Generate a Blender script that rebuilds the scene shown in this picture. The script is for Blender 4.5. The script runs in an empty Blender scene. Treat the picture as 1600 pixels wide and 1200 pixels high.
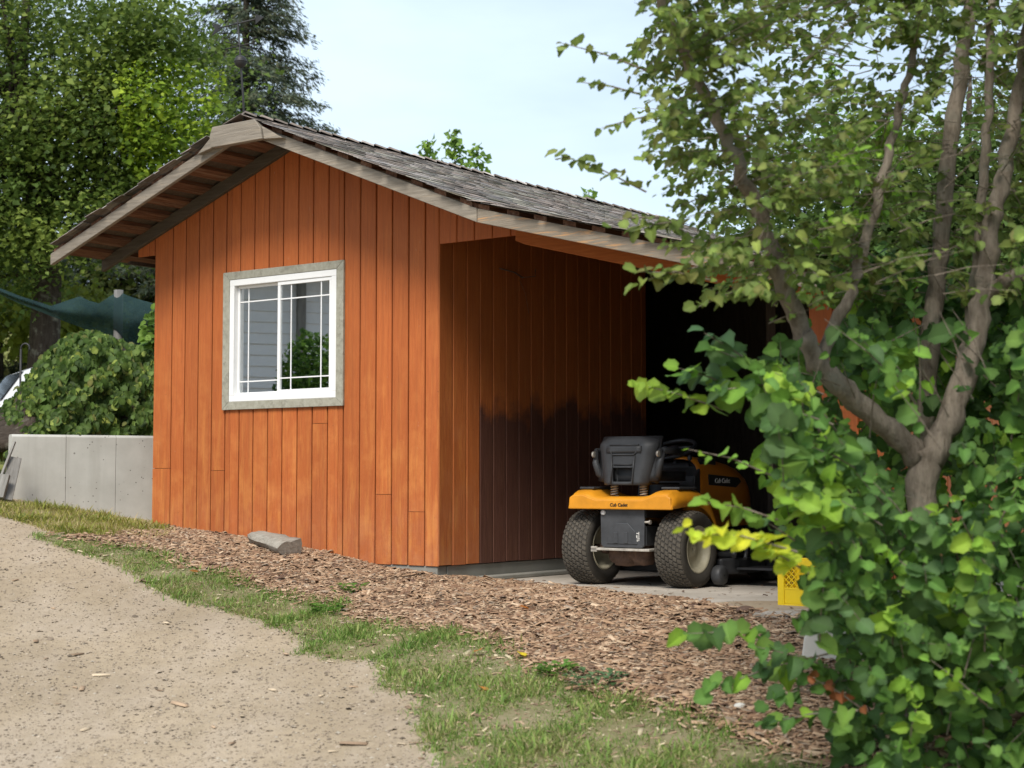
import bpy, math, random
import numpy as np
from mathutils import Matrix, Vector
R = math.radians
random.seed(7); RNG = np.random.default_rng(7)
SC = bpy.context.scene
COL = SC.collection

# ------------------------------------------------------------------ camera, sky, sun, exposure
F_PX = 2500.0
PITCH = math.atan(150 / F_PX)
cam_d = bpy.data.cameras.new('camera'); cam = bpy.data.objects.new('camera', cam_d); COL.objects.link(cam)
cam_d.sensor_width = 36; cam_d.lens = 36 * F_PX / 1600
cam_d.clip_start = .05; cam_d.clip_end = 3000
cam.location = (0, 0, 0); cam.rotation_euler = (R(90) + PITCH, 0, 0)
cam_d.dof.use_dof = True; cam_d.dof.focus_distance = 12.3; cam_d.dof.aperture_fstop = 3.2
SC.camera = cam
SUN_EL, SUN_AZ = R(50), R(-160)          # azimuth from +Y, clockwise positive
world = bpy.data.worlds.new('World'); SC.world = world; world.use_nodes = True
wn = world.node_tree; wn.nodes.clear()
def _wn(t, **k):
    n = wn.nodes.new(t)
    for a, b in k.items(): setattr(n, a, b)
    return n
sky = _wn('ShaderNodeTexSky', sky_type='NISHITA', sun_disc=False, sun_elevation=SUN_EL, sun_rotation=SUN_AZ, air_density=1.0, dust_density=2.2, ozone_density=1.0)
tc = _wn('ShaderNodeTexCoord'); mp = _wn('ShaderNodeMapping'); mp.inputs['Scale'].default_value = (1, 1, 3.2)
nz = _wn('ShaderNodeTexNoise'); nz.inputs['Scale'].default_value = 1.7; nz.inputs['Detail'].default_value = 6; nz.inputs['Roughness'].default_value = .55
rp = _wn('ShaderNodeValToRGB'); rp.color_ramp.elements[0].position = .3; rp.color_ramp.elements[0].color = (.35, .35, .35, 1); rp.color_ramp.elements[1].position = .68; rp.color_ramp.elements[1].color = (.95, .95, .95, 1)
mx = _wn('ShaderNodeMix', data_type='RGBA'); mx.inputs[7].default_value = (7.1, 8.6, 10.2, 1)
bg = _wn('ShaderNodeBackground'); bg.inputs[1].default_value = .095
wo = _wn('ShaderNodeOutputWorld')
L = wn.links.new
L(tc.outputs['Generated'], mp.inputs[0]); L(mp.outputs[0], nz.inputs['Vector']); L(nz.outputs[0], rp.inputs[0]); L(rp.outputs[0], mx.inputs[0])
L(sky.outputs[0], mx.inputs[6]); L(mx.outputs[2], bg.inputs[0]); L(bg.outputs[0], wo.inputs[0])
sun_d = bpy.data.lights.new('sun', 'SUN'); sun = bpy.data.objects.new('sun', sun_d); COL.objects.link(sun)
sun_d.energy = 3.0; sun_d.angle = R(22); sun_d.color = (1, .95, .87)
_sd = Vector((math.sin(SUN_AZ) * math.cos(SUN_EL), math.cos(SUN_AZ) * math.cos(SUN_EL), math.sin(SUN_EL)))
sun.rotation_euler = _sd.to_track_quat('Z', 'Y').to_euler()
SC.view_settings.view_transform = 'Standard'; SC.view_settings.look = 'None'
SC.view_settings.exposure = .45; SC.view_settings.gamma = 1

# ------------------------------------------------------------------ geometry helpers
CP, SP = math.cos(PITCH), math.sin(PITCH)
def at(px, py, depth):
    """point seen at a photo pixel, at a given distance ahead of the camera"""
    x = (px - 800) / F_PX; y = -(py - 600) / F_PX
    d = np.array([x, CP - y * SP, SP + y * CP]); return Vector(d * (depth / d[1]))
def proj(P):
    P = np.asarray(P, float); fw = P[..., 1] * CP + P[..., 2] * SP; up = -P[..., 1] * SP + P[..., 2] * CP
    fw = np.where(fw < .1, .1, fw)
    return 800 + F_PX * P[..., 0] / fw, 600 - F_PX * up / fw
def inpoly(px, py, poly):
    px = np.asarray(px, float); py = np.asarray(py, float); res = np.zeros(px.shape, bool); n = len(poly); j = n - 1
    for i in range(n):
        xi, yi = poly[i]; xj, yj = poly[j]
        c = ((yi > py) != (yj > py)) & (px < (xj - xi) * (py - yi) / ((yj - yi) or 1e-9) + xi)
        res ^= c; j = i
    return res
def props(o, label=None, cat=None, group=None, kind=None):
    if label: o['label'] = label
    if cat: o['category'] = cat
    if group: o['group'] = group
    if kind: o['kind'] = kind
    return o
def empty(name, loc=(0, 0, 0), rz=0, **k):
    o = bpy.data.objects.new(name, None); COL.objects.link(o); o.location = loc; o.rotation_euler = (0, 0, rz)
    o.empty_display_size = .2
    return props(o, **k)
def link(name, me, m=None, parent=None, **k):
    o = bpy.data.objects.new(name, me); COL.objects.link(o)
    if m is not None and not me.materials: me.materials.append(m)
    if parent: o.parent = parent
    return props(o, **k)
class MB:
    def __init__(s): s.v = []; s.f = []; s.sm = []
    def add(s, vs, fs, smooth=False, M=None):
        n = len(s.v)
        for p in vs:
            p = Vector(p); s.v.append(tuple(M @ p) if M is not None else tuple(p))
        for f in fs: s.f.append(tuple(i + n for i in f)); s.sm.append(smooth)
        return s
    def box(s, lo, hi, M=None, bev=0.0):
        x0, y0, z0 = lo; x1, y1, z1 = hi
        if bev <= 0:
            return s.add([(x0,y0,z0),(x1,y0,z0),(x1,y1,z0),(x0,y1,z0),(x0,y0,z1),(x1,y0,z1),(x1,y1,z1),(x0,y1,z1)],
                  [(0,3,2,1),(4,5,6,7),(0,1,5,4),(1,2,6,5),(2,3,7,6),(3,0,4,7)], M=M)
        b = bev; vs = []; idx = {}
        for i, (sx, X) in enumerate(((1, x0), (-1, x1))):
            for j, (sy, Y) in enumerate(((1, y0), (-1, y1))):
                for k, (sz, Z) in enumerate(((1, z0), (-1, z1))):
                    idx[i, j, k, 0] = len(vs); vs.append((X, Y + sy * b, Z + sz * b))
                    idx[i, j, k, 1] = len(vs); vs.append((X + sx * b, Y, Z + sz * b))
                    idx[i, j, k, 2] = len(vs); vs.append((X + sx * b, Y + sy * b, Z))
        g = lambda i, j, k, a: idx[i, j, k, a]; fs = []
        for i in (0, 1):
            q = [g(i,0,0,0), g(i,1,0,0), g(i,1,1,0), g(i,0,1,0)]; fs.append(q if i else q[::-1])
        for j in (0, 1):
            q = [g(0,j,0,1), g(1,j,0,1), g(1,j,1,1), g(0,j,1,1)]; fs.append(q[::-1] if j else q)
        for k in (0, 1):
            q = [g(0,0,k,2), g(1,0,k,2), g(1,1,k,2), g(0,1,k,2)]; fs.append(q if k else q[::-1])
        for j in (0, 1):
            for k in (0, 1): fs.append([g(0,j,k,1), g(1,j,k,1), g(1,j,k,2), g(0,j,k,2)])
        for i in (0, 1):
            for k in (0, 1): fs.append([g(i,0,k,0), g(i,1,k,0), g(i,1,k,2), g(i,0,k,2)])
        for i in (0, 1):
            for j in (0, 1): fs.append([g(i,j,0,0), g(i,j,1,0), g(i,j,1,1), g(i,j,0,1)])
        for i in (0, 1):
            for j in (0, 1):
                for k in (0, 1): fs.append([g(i,j,k,0), g(i,j,k,1), g(i,j,k,2)])
        return s.add(vs, fs, M=M)
    def prism(s, poly, axis, d0, d1, M=None, smooth=False):
        """poly: 2-D outline, extruded along axis ('x': poly=(y,z), 'y': poly=(x,z), 'z': poly=(x,y))"""
        def P(p, d): return {'x': (d, p[0], p[1]), 'y': (p[0], d, p[1]), 'z': (p[0], p[1], d)}[axis]
        n = len(poly); vs = [P(p, d0) for p in poly] + [P(p, d1) for p in poly]
        fs = [tuple(range(n))[::-1], tuple(range(n, 2 * n))]
        s.add(vs, fs, M=M); k = len(s.v) - 2 * n
        for i in range(n): s.f.append((k + i, k + (i + 1) % n, k + n + (i + 1) % n, k + n + i)); s.sm.append(smooth)
        return s
    def tube(s, pts, rad, seg=10, cap=True, M=None, smooth=True):
        pts = [Vector(p) for p in pts]; n = len(pts)
        if not hasattr(rad, '__len__'): rad = [rad] * n
        vs = []; up = None
        for i, p in enumerate(pts):
            t = (pts[min(i + 1, n - 1)] - pts[max(i - 1, 0)]).normalized()
            if up is None: up = t.orthogonal().normalized()
            else:
                up = up - t * up.dot(t); up = up.normalized() if up.length > 1e-6 else t.orthogonal().normalized()
            w = t.cross(up)
            for k in range(seg):
                a = 2 * math.pi * k / seg; vs.append(p + (up * math.cos(a) + w * math.sin(a)) * rad[i])
        fs = []
        for i in range(n - 1):
            for k in range(seg):
                k2 = (k + 1) % seg; fs.append((i*seg+k, i*seg+k2, (i+1)*seg+k2, (i+1)*seg+k))
        s.add(vs, fs, smooth, M)
        if cap:
            b = len(s.v) - len(vs)
            s.f.append(tuple(b + k for k in range(seg))[::-1]); s.sm.append(False)
            s.f.append(tuple(b + (n-1)*seg + k for k in range(seg))); s.sm.append(False)
        return s
    def lathe(s, prof, axis='z', seg=32, M=None, smooth=True, closed=False):
        """prof: list of (radius, height) spun about an axis"""
        vs = []
        for (r_, h) in prof:
            for k in range(seg):
                a = 2 * math.pi * k / seg; c, d = r_ * math.cos(a), r_ * math.sin(a)
                vs.append({'z': (c, d, h), 'x': (h, c, d), 'y': (c, h, d)}[axis])
        fs = []; n = len(prof)
        for i in range(n - 1 + (1 if closed else 0)):
            i2 = (i + 1) % n
            for k in range(seg):
                k2 = (k + 1) % seg; fs.append((i*seg+k, i*seg+k2, i2*seg+k2, i2*seg+k))
        return s.add(vs, fs, smooth, M)
    def grid(s, pts, M=None, smooth=True, closed_u=False):
        nu = len(pts); nv = len(pts[0]); vs = [p for row in pts for p in row]; fs = []
        for i in range(nu - 1 + (1 if closed_u else 0)):
            i2 = (i + 1) % nu
            for j in range(nv - 1): fs.append((i*nv+j, i*nv+j+1, i2*nv+j+1, i2*nv+j))
        return s.add(vs, fs, smooth, M)
    def mesh(s, name='m'):
        me = bpy.data.meshes.new(name); me.from_pydata(s.v, [], s.f)
        me.polygons.foreach_set('use_smooth', s.sm); me.update(); return me
    def build(s, name, m=None, parent=None, bevel=0, solid=0, **k):
        o = link(name, s.mesh(name), m, parent, **k)
        if solid:
            md = o.modifiers.new('s', 'SOLIDIFY'); md.thickness = solid; md.offset = 0
        if bevel:
            md = o.modifiers.new('b', 'BEVEL'); md.width = bevel; md.segments = 2; md.limit_method = 'ANGLE'; md.angle_limit = R(35)
        return o
def np_mesh(name, V, Fc, m, parent=None, col=None, smooth=False, **k):
    """fast mesh from arrays; Fc (n,3) or (n,4); col per-vertex (n,4)"""
    me = bpy.data.meshes.new(name); V = np.ascontiguousarray(V, np.float32); Fc = np.ascontiguousarray(Fc, np.int32)
    w = Fc.shape[1]; me.vertices.add(len(V)); me.vertices.foreach_set('co', V.ravel())
    me.loops.add(Fc.size); me.loops.foreach_set('vertex_index', Fc.ravel())
    me.polygons.add(len(Fc)); me.polygons.foreach_set('loop_start', np.arange(0, Fc.size, w, dtype=np.int32))
    try: me.polygons.foreach_set('loop_total', np.full(len(Fc), w, np.int32))
    except Exception: pass
    if smooth: me.polygons.foreach_set('use_smooth', np.ones(len(Fc), bool))
    if col is not None:
        at_ = me.color_attributes.new('tint', 'FLOAT_COLOR', 'POINT'); at_.data.foreach_set('color', np.ascontiguousarray(col, np.float32).ravel())
    me.update(calc_edges=True); me.validate()
    return link(name, me, m, parent, **k)
def norm(a): return a / np.maximum(np.linalg.norm(a, axis=-1, keepdims=True), 1e-9)
def inst(tv, tf, pos, axis, nrm, scale):
    """place copies of a template (stem at origin, axis +Y, face +Z)"""
    Y = norm(axis); X = norm(np.cross(Y, nrm)); Z = np.cross(X, Y)
    sc = np.asarray(scale, float).reshape(-1, 1, 1)
    Rm = np.stack([X, Y, Z], 1)                       # rows are the axes
    V = np.einsum('kj,njl->nkl', tv, Rm) * sc + pos[:, None, :]
    n, k = len(pos), len(tv)
    F_ = (tf[None] + (np.arange(n) * k)[:, None, None]).reshape(-1, tf.shape[1])
    return V.reshape(-1, 3), F_

# ------------------------------------------------------------------ materials
class NT:
    def __init__(s, name, rough=.8, spec=.3):
        s.m = bpy.data.materials.new(name); s.m.use_nodes = True; s.t = s.m.node_tree
        s.b = s.t.nodes['Principled BSDF']; s.out = s.t.nodes['Material Output']
        s.b.inputs['Roughness'].default_value = rough; s.b.inputs['Specular IOR Level'].default_value = spec
        s._tc = None
    def n(s, t, **k):
        x = s.t.nodes.new(t)
        for a, b in k.items(): setattr(x, a, b)
        return x
    def l(s, a, b): s.t.links.new(a, b)
    def coord(s, which='Object', scale=(1, 1, 1), rot=(0, 0, 0)):
        if which == 'World': o = s.n('ShaderNodeNewGeometry').outputs['Position']
        else: o = s.n('ShaderNodeTexCoord').outputs[which]
        m = s.n('ShaderNodeMapping'); m.inputs['Scale'].default_value = scale; m.inputs['Rotation'].default_value = rot
        s.l(o, m.inputs[0]); return m.outputs[0]
    def jitter(s, vec, amt=10.):
        oi = s.n('ShaderNodeObjectInfo'); mu = s.n('ShaderNodeMath', operation='MULTIPLY'); mu.inputs[1].default_value = amt; s.l(oi.outputs['Random'], mu.inputs[0])
        va = s.n('ShaderNodeVectorMath', operation='ADD'); s.l(vec, va.inputs[0]); s.l(mu.outputs[0], va.inputs[1]); return va.outputs[0]
    def noise(s, vec, scale=5, detail=4, rough=.6, lo=.35, hi=.65):
        x = s.n('ShaderNodeTexNoise'); x.inputs['Scale'].default_value = scale; x.inputs['Detail'].default_value = detail; x.inputs['Roughness'].default_value = rough
        if vec is not None: s.l(vec, x.inputs['Vector'])
        r = s.n('ShaderNodeMapRange'); r.inputs[1].default_value = lo; r.inputs[2].default_value = hi; s.l(x.outputs[0], r.inputs[0]); return r.outputs[0]
    def voro(s, vec, scale, lo, hi, feature='F1'):
        x = s.n('ShaderNodeTexVoronoi', feature=feature); x.inputs['Scale'].default_value = scale; s.l(vec, x.inputs['Vector'])
        r = s.n('ShaderNodeMapRange'); r.inputs[1].default_value = lo; r.inputs[2].default_value = hi; s.l(x.outputs[0], r.inputs[0]); return r.outputs[0]
    def mix(s, fac, a, b, bt='MIX'):
        x = s.n('ShaderNodeMix', data_type='RGBA', blend_type=bt)
        for i, q in ((0, fac), (6, a), (7, b)):
            if isinstance(q, (int, float)): x.inputs[i].default_value = q
            elif isinstance(q, tuple): x.inputs[i].default_value = (*q, 1) if len(q) == 3 else q
            else: s.l(q, x.inputs[i])
        return x.outputs[2]
    def math(s, op, a, b=0.0):
        x = s.n('ShaderNodeMath', operation=op)
        for i, q in ((0, a), (1, b)):
            if isinstance(q, (int, float)): x.inputs[i].default_value = q
            else: s.l(q, x.inputs[i])
        return x.outputs[0]
    def rand(s): return s.n('ShaderNodeObjectInfo').outputs['Random']
    def hsv(s, col, val=None, hue=None, sat=None):
        x = s.n('ShaderNodeHueSaturation'); s.l(col, x.inputs['Color'])
        if val is not None: s.l(val, x.inputs['Value'])
        if hue is not None: s.l(hue, x.inputs['Hue'])
        if sat is not None: s.l(sat, x.inputs['Saturation'])
        return x.outputs[0]
    def rng(s, v, lo, hi):
        r = s.n('ShaderNodeMapRange'); r.inputs[3].default_value = lo; r.inputs[4].default_value = hi; s.l(v, r.inputs[0]); return r.outputs[0]
    def bump(s, h, st=.3, dist=.01):
        b = s.n('ShaderNodeBump'); b.inputs['Strength'].default_value = st; b.inputs['Distance'].default_value = dist; s.l(h, b.inputs['Height']); s.l(b.outputs[0], s.b.inputs['Normal'])
    def base(s, c):
        if isinstance(c, tuple): s.b.inputs['Base Color'].default_value = (*c, 1)
        else: s.l(c, s.b.inputs['Base Color'])
        return s
MAT = {}
def simple(name, c, rough=.6, metal=0, spec=.4, var=.25, nscale=12, bump=.1):
    t = NT(name, rough, spec); v = t.jitter(t.coord('Object')); n = t.noise(v, nscale, 5, .65, .3, .7)
    d = tuple(x * (1 - var) for x in c); e = tuple(min(1, x * (1 + var * .6)) for x in c)
    t.base(t.mix(n, d, e)); t.b.inputs['Metallic'].default_value = metal
    if bump: t.bump(t.noise(v, nscale * 5, 4, .6, 0, 1), bump, .004)
    MAT[name] = t.m; return t
def paint(name, base, dark, light, stain=False):
    t = NT(name, .62, .3)
    v = t.jitter(t.coord('Object'), 37.)
    vs = t.n('ShaderNodeVectorMath', operation='MULTIPLY'); vs.inputs[1].default_value = (14, 14, .9); t.l(v, vs.inputs[0])
    grain = t.noise(vs.outputs[0], 5, 6, .7, .32, .7)
    c = t.mix(grain, dark, base)
    blot = t.noise(v, 3.2, 5, .65, .5, .72)
    # sun-bleached, rubbed paint: more of it low down where the weather gets at the boards
    gz = t.n('ShaderNodeSeparateXYZ'); gp = t.n('ShaderNodeNewGeometry'); t.l(gp.outputs['Position'], gz.inputs[0])
    lowm = t.n('ShaderNodeMapRange'); lowm.inputs[1].default_value = 1.4; lowm.inputs[2].default_value = -.5; t.l(gz.outputs[2], lowm.inputs[0])
    c = t.mix(t.math('MULTIPLY', blot, t.rng(lowm.outputs[0], .12, .75)), c, light)
    vs4 = t.n('ShaderNodeVectorMath', operation='MULTIPLY'); vs4.inputs[1].default_value = (9, 9, 1.1); t.l(v, vs4.inputs[0])
    c = t.mix(t.math('MULTIPLY', t.noise(vs4.outputs[0], 1.5, 5, .7, .5, .66), t.rng(lowm.outputs[0], .02, .55)), c, (.64, .255, .062))
    splash = t.n('ShaderNodeMapRange'); splash.inputs[1].default_value = .02; splash.inputs[2].default_value = -.62; t.l(gz.outputs[2], splash.inputs[0])
    c = t.mix(t.math('MULTIPLY', t.math('MULTIPLY', splash.outputs[0], t.noise(v, 6, 5, .7, .3, .75)), .38), c, (.46, .22, .13))
    vs2 = t.n('ShaderNodeVectorMath', operation='MULTIPLY'); vs2.inputs[1].default_value = (30, 30, 9); t.l(v, vs2.inputs[0])
    chip = t.noise(vs2.outputs[0], 2.2, 4, .7, .69, .73)
    c = t.mix(t.math('MULTIPLY', chip, .5), c, (.42, .31, .22))
    vs3 = t.n('ShaderNodeVectorMath', operation='MULTIPLY'); vs3.inputs[1].default_value = (26, 26, .55); t.l(v, vs3.inputs[0])
    c = t.mix(t.math('MULTIPLY', t.noise(vs3.outputs[0], 1.7, 5, .65, .52, .72), .38), c, (.20, .060, .022))
    c = t.mix(t.math('MULTIPLY', t.voro(v, 9, .05, .028), .55), c, (.13, .05, .025))
    if stain:
        # dark brown stain brushed up the lower wall, with a ragged top edge
        lc = t.coord('Object'); sx = t.n('ShaderNodeSeparateXYZ'); t.l(lc, sx.inputs[0])
        ed = t.n('ShaderNodeTexNoise'); ed.inputs['Scale'].default_value = 1.0; ed.inputs['Detail'].default_value = 7; ed.inputs['Roughness'].default_value = .7
        mv = t.n('ShaderNodeVectorMath', operation='MULTIPLY'); mv.inputs[1].default_value = (4, 4, 3.4); t.l(gp.outputs['Position'], mv.inputs[0]); t.l(mv.outputs[0], ed.inputs['Vector'])
        h = t.math('ADD', t.math('MULTIPLY', t.math('SUBTRACT', ed.outputs[0], .5), .55), .54)
        r_ = t.math('MULTIPLY', t.rand(), .16)
        lim = t.math('ADD', h, r_)
        m1 = t.n('ShaderNodeMapRange'); m1.inputs[1].default_value = -.07; m1.inputs[2].default_value = .10; t.l(t.math('SUBTRACT', lim, gz.outputs[2]), m1.inputs[0])
        att = t.n('ShaderNodeAttribute', attribute_type='OBJECT', attribute_name='stain')
        f = t.math('MULTIPLY', m1.outputs[0], att.outputs['Fac'])
        c = t.mix(t.math('MULTIPLY', f, .9), c, t.mix(grain, (.055, .026, .021), (.105, .052, .042)))
    c = t.hsv(c, val=t.rng(t.rand(), .90, 1.08))
    t.base(c); t.bump(grain, .35, .004); MAT[name] = t.m
paint('orange_paint', (.475, .132, .034), (.37, .094, .023), (.60, .225, .062))
paint('orange_paint_stained', (.475, .142, .036), (.37, .10, .026), (.46, .16, .06), stain=True)
def timber(name, a, b, light=None, lf=.0, rough=.85, stretch=(2, 30, 30), orange=False):
    t = NT(name, rough, .2); v = t.jitter(t.coord('Object'), 23.)
    vs = t.n('ShaderNodeVectorMath', operation='MULTIPLY'); vs.inputs[1].default_value = stretch; t.l(v, vs.inputs[0])
    g = t.noise(vs.outputs[0], 1.6, 6, .7, .3, .7); c = t.mix(g, a, b)
    if light:
        k = t.noise(vs.outputs[0], 1.1, 6, .75, .53, .60); c = t.mix(t.math('MULTIPLY', k, lf), c, light)
    c = t.hsv(c, val=t.rng(t.rand(), .8, 1.15)); t.base(c); t.bump(g, .5, .005); MAT[name] = t.m
timber('grey_trim', (.17, .145, .115), (.30, .262, .215), (.40, .33, .25), .35)
timber('peeling_trim', (.20, .165, .125), (.33, .28, .22), (.55, .31, .15), .95)
timber('window_trim', (.25, .24, .19), (.36, .35, .29), (.17, .16, .13), .5, stretch=(12, 12, 12))
timber('dark_trim', (.075, .058, .042), (.135, .11, .082))
timber('deck_wood', (.075, .033, .020), (.20, .10, .058), (.30, .22, .16), .35, stretch=(30, 2, 30))
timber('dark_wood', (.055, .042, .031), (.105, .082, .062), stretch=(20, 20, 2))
timber('grey_wood', (.15, .14, .125), (.30, .285, .26), stretch=(20, 20, 3))
timber('lean_wood', (.14, .135, .125), (.26, .25, .235), stretch=(20, 20, 2))
timber('log_wood', (.17, .15, .125), (.36, .33, .28), stretch=(3, 30, 30))
timber('soffit_orange', (.30, .082, .022), (.42, .13, .036))
def shingle_mat():
    t = NT('shingle', .92, .15); v = t.jitter(t.coord('Object'), 31.)
    a = t.n('ShaderNodeAttribute', attribute_name='tint')
    vs = t.n('ShaderNodeVectorMath', operation='MULTIPLY'); vs.inputs[1].default_value = (3, 40, 10); t.l(v, vs.inputs[0])
    g = t.noise(vs.outputs[0], 1.3, 5, .7, .3, .7)
    c = t.mix(g, (.18, .157, .14), (.54, .50, .47)); c = t.mix(t.noise(v, 2, 4, .6, .5, .75), c, (.13, .125, .085))
    c = t.mix(1.0, c, a.outputs['Color'], 'MULTIPLY')
    t.base(c); t.bump(g, .6, .006); MAT['shingle'] = t.m
shingle_mat()
def concrete(name, a, b, pits=True, wash=(.30, .285, .26)):
    t = NT(name, .88, .2); v = t.coord('World')
    c = t.mix(t.noise(v, 2.2, 6, .6, .3, .7), a, b)
    st = t.coord('World', (5, 5, .35)); c = t.mix(t.math('MULTIPLY', t.noise(st, 1.4, 4, .6, .5, .75), .5), c, wash)
    if pits:
        p = t.voro(v, 7, .10, .055); n2 = t.noise(v, 2.3, 2, .5, .47, .53); f = t.math('MULTIPLY', p, n2)
        p2 = t.voro(v, 19, .12, .07); f2 = t.math('MULTIPLY', p2, t.noise(v, 3.1, 2, .5, .45, .52))
        f = t.math('MAXIMUM', f, f2)
        c = t.mix(f, c, (.07, .065, .055))
    t.base(c); t.bump(t.noise(v, 60, 4, .6, 0, 1), .15, .004); MAT[name] = t.m
concrete('concrete_wall', (.37, .36, .325), (.50, .49, .45), True, (.33, .315, .28))
concrete('concrete_slab', (.36, .32, .27), (.48, .43, .37), False, (.30, .255, .205))
concrete('footing_concrete', (.20, .195, .17), (.30, .29, .255), False)
concrete('concrete_block', (.58, .555, .50), (.70, .67, .61), False, (.5, .47, .42))
def ground_mat(name, a, b, c3, sc=1.0):
    t = NT(name, .95, .1); v = t.coord('World')
    c = t.mix(t.noise(v, .9 * sc, 6, .6, .35, .65), a, b)
    c = t.mix(t.math('MULTIPLY', t.noise(v, 14 * sc, 5, .7, .45, .7), .55), c, c3)
    sp = t.voro(v, 55 * sc, .16, .08); c = t.mix(t.math('MULTIPLY', sp, .35), c, (.42, .38, .32))
    sp2 = t.voro(t.coord('World', (1, 1.1, 1), (0, 0, 1)), 38 * sc, .13, .07); c = t.mix(t.math('MULTIPLY', sp2, .45), c, (.10, .085, .065))
    t.base(c); h = t.noise(v, 45, 6, .7, 0, 1); t.bump(h, .5, .02); MAT[name] = t.m
ground_mat('gravel_dirt', (.32, .252, .172), (.405, .322, .226), (.25, .192, .134))
ground_mat('mulch_soil', (.13, .085, .055), (.20, .135, .09), (.08, .05, .032), 2)
ground_mat('grass_soil', (.20, .175, .09), (.27, .225, .14), (.14, .14, .055), 2)
def terrain_mat():
    t = NT('terrain', .95, .1); v = t.coord('World')
    dirt = t.mix(t.noise(v, .9, 6, .6, .35, .65), (.32, .252, .172), (.405, .322, .226))
    dirt = t.mix(t.math('MULTIPLY', t.noise(v, 14, 5, .7, .45, .7), .5), dirt, (.25, .192, .134))
    dirt = t.mix(t.math('MULTIPLY', t.noise(t.coord('World', (1.0, .45, 1), (0, 0, .5)), 2.6, 6, .65, .42, .68), .55), dirt, (.44, .365, .29))
    dirt = t.mix(t.math('MULTIPLY', t.noise(t.coord('World', (1.3, .4, 1), (0, 0, .5)), 5.5, 6, .7, .5, .72), .5), dirt, (.28, .222, .15))
    sp = t.voro(v, 55, .16, .08); dirt = t.mix(t.math('MULTIPLY', sp, .3), dirt, (.44, .40, .34))
    sp2 = t.voro(t.coord('World', (1, 1.1, 1), (0, 0, 1)), 38, .13, .07); dirt = t.mix(t.math('MULTIPLY', sp2, .4), dirt, (.12, .10, .075))
    gr = t.mix(t.noise(v, .35, 5, .6, .35, .65), (.10, .13, .03), (.24, .23, .07))
    a = t.n('ShaderNodeAttribute', attribute_name='tint'); t.base(t.mix(a.outputs['Fac'], dirt, gr))
    t.bump(t.noise(v, 45, 6, .7, 0, 1), .45, .02); MAT['terrain'] = t.m
terrain_mat()
def tinted(name, rough=.85, spec=.2, bump=0, trans=0.0, obj=False, var=.25):
    t = NT(name, rough, spec)
    if obj: a = t.mix(1.0, t.n('ShaderNodeObjectInfo').outputs['Color'], t.n('ShaderNodeAttribute', attribute_name='tint').outputs['Color'], 'MULTIPLY')
    else: a = t.n('ShaderNodeAttribute', attribute_name='tint').outputs['Color']
    n = t.noise(t.coord('Object'), 40, 3, .6, .3, .7); c = t.mix(n, a, t.hsv(a, val=t.rng(n, 1 - var, 1)))
    t.base(c)
    if trans:
        tr = t.n('ShaderNodeBsdfTranslucent'); t.l(t.hsv(c, val=t.rng(n, 1.25, 1.5)), tr.inputs[0]); ms = t.n('ShaderNodeMixShader'); ms.inputs[0].default_value = trans
        t.l(t.b.outputs[0], ms.inputs[1]); t.l(tr.outputs[0], ms.inputs[2]); t.l(ms.outputs[0], t.out.inputs[0])
    MAT[name] = t.m
tinted('leaf', .62, .25, trans=.38); tinted('leaf_object', .62, .25, trans=.38, obj=True)
tinted('needle', .7, .2, trans=.12); tinted('grass', .6, .25, trans=.35); tinted('chip', .9, .15); tinted('pebble', .92, .15)
def bark(name, a, b):
    t = NT(name, .92, .15); v = t.coord('World', (9, 9, 2.2)); g = t.noise(v, 2.2, 6, .7, .32, .68); c = t.mix(g, a, b)
    c = t.mix(t.noise(t.coord('World'), 6, 4, .6, .55, .75), c, (.20, .19, .15)); t.base(c); t.bump(g, .8, .012); MAT[name] = t.m
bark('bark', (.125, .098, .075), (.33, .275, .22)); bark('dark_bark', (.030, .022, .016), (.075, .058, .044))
simple('white_vinyl', (.80, .80, .79), .35, var=.03, bump=.02)
simple('yellow_paint', (.72, .295, .016), .42, var=.16, nscale=11, bump=.03, spec=.5)
simple('orange_hood', (.60, .20, .012), .35, var=.07, nscale=5, bump=.03, spec=.5)
simple('black_plastic', (.028, .028, .030), .48, var=.3, nscale=9, bump=.15)
simple('grey_plastic', (.050, .051, .054), .5, var=.25, nscale=9, bump=.2)
simple('dark_metal', (.040, .041, .044), .5, metal=.2, var=.3, nscale=9)
simple('plate_metal', (.075, .078, .084), .45, metal=.3, var=.3, nscale=7)
simple('bare_metal', (.50, .46, .40), .5, metal=.3, var=.4, nscale=18)
simple('rust_metal', (.14, .085, .06), .75, metal=.2, var=.5, nscale=18)
simple('rubber', (.050, .044, .036), .85, var=.35, nscale=8, bump=.25)
simple('tread_rubber', (.088, .076, .060), .88, var=.35, nscale=10, bump=.3)
simple('cream_rim', (.42, .385, .28), .5, var=.3, nscale=7)
simple('crate_plastic', (.76, .54, .012), .38, var=.06, bump=.03)
simple('iron', (.045, .043, .042), .55, metal=.4, var=.3)
simple('car_white', (.66, .67, .69), .28, var=.03, bump=0, spec=.5)
simple('car_glass', (.02, .022, .026), .1, var=.1, bump=0, spec=.6)
simple('tail_red', (.50, .02, .015), .25, var=.1, bump=0)
simple('lap_siding', (.80, .79, .77), .6, var=.05)
simple('print_black', (.02, .018, .015), .5, var=.05, bump=0)
simple('print_white', (.62, .60, .56), .5, var=.05, bump=0)
simple('washer', (.75, .75, .74), .4, var=.05, bump=0)
simple('web', (.35, .33, .30), .8, var=.1, bump=0)
simple('room_dark', (.10, .095, .09), .9, var=.2)
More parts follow.
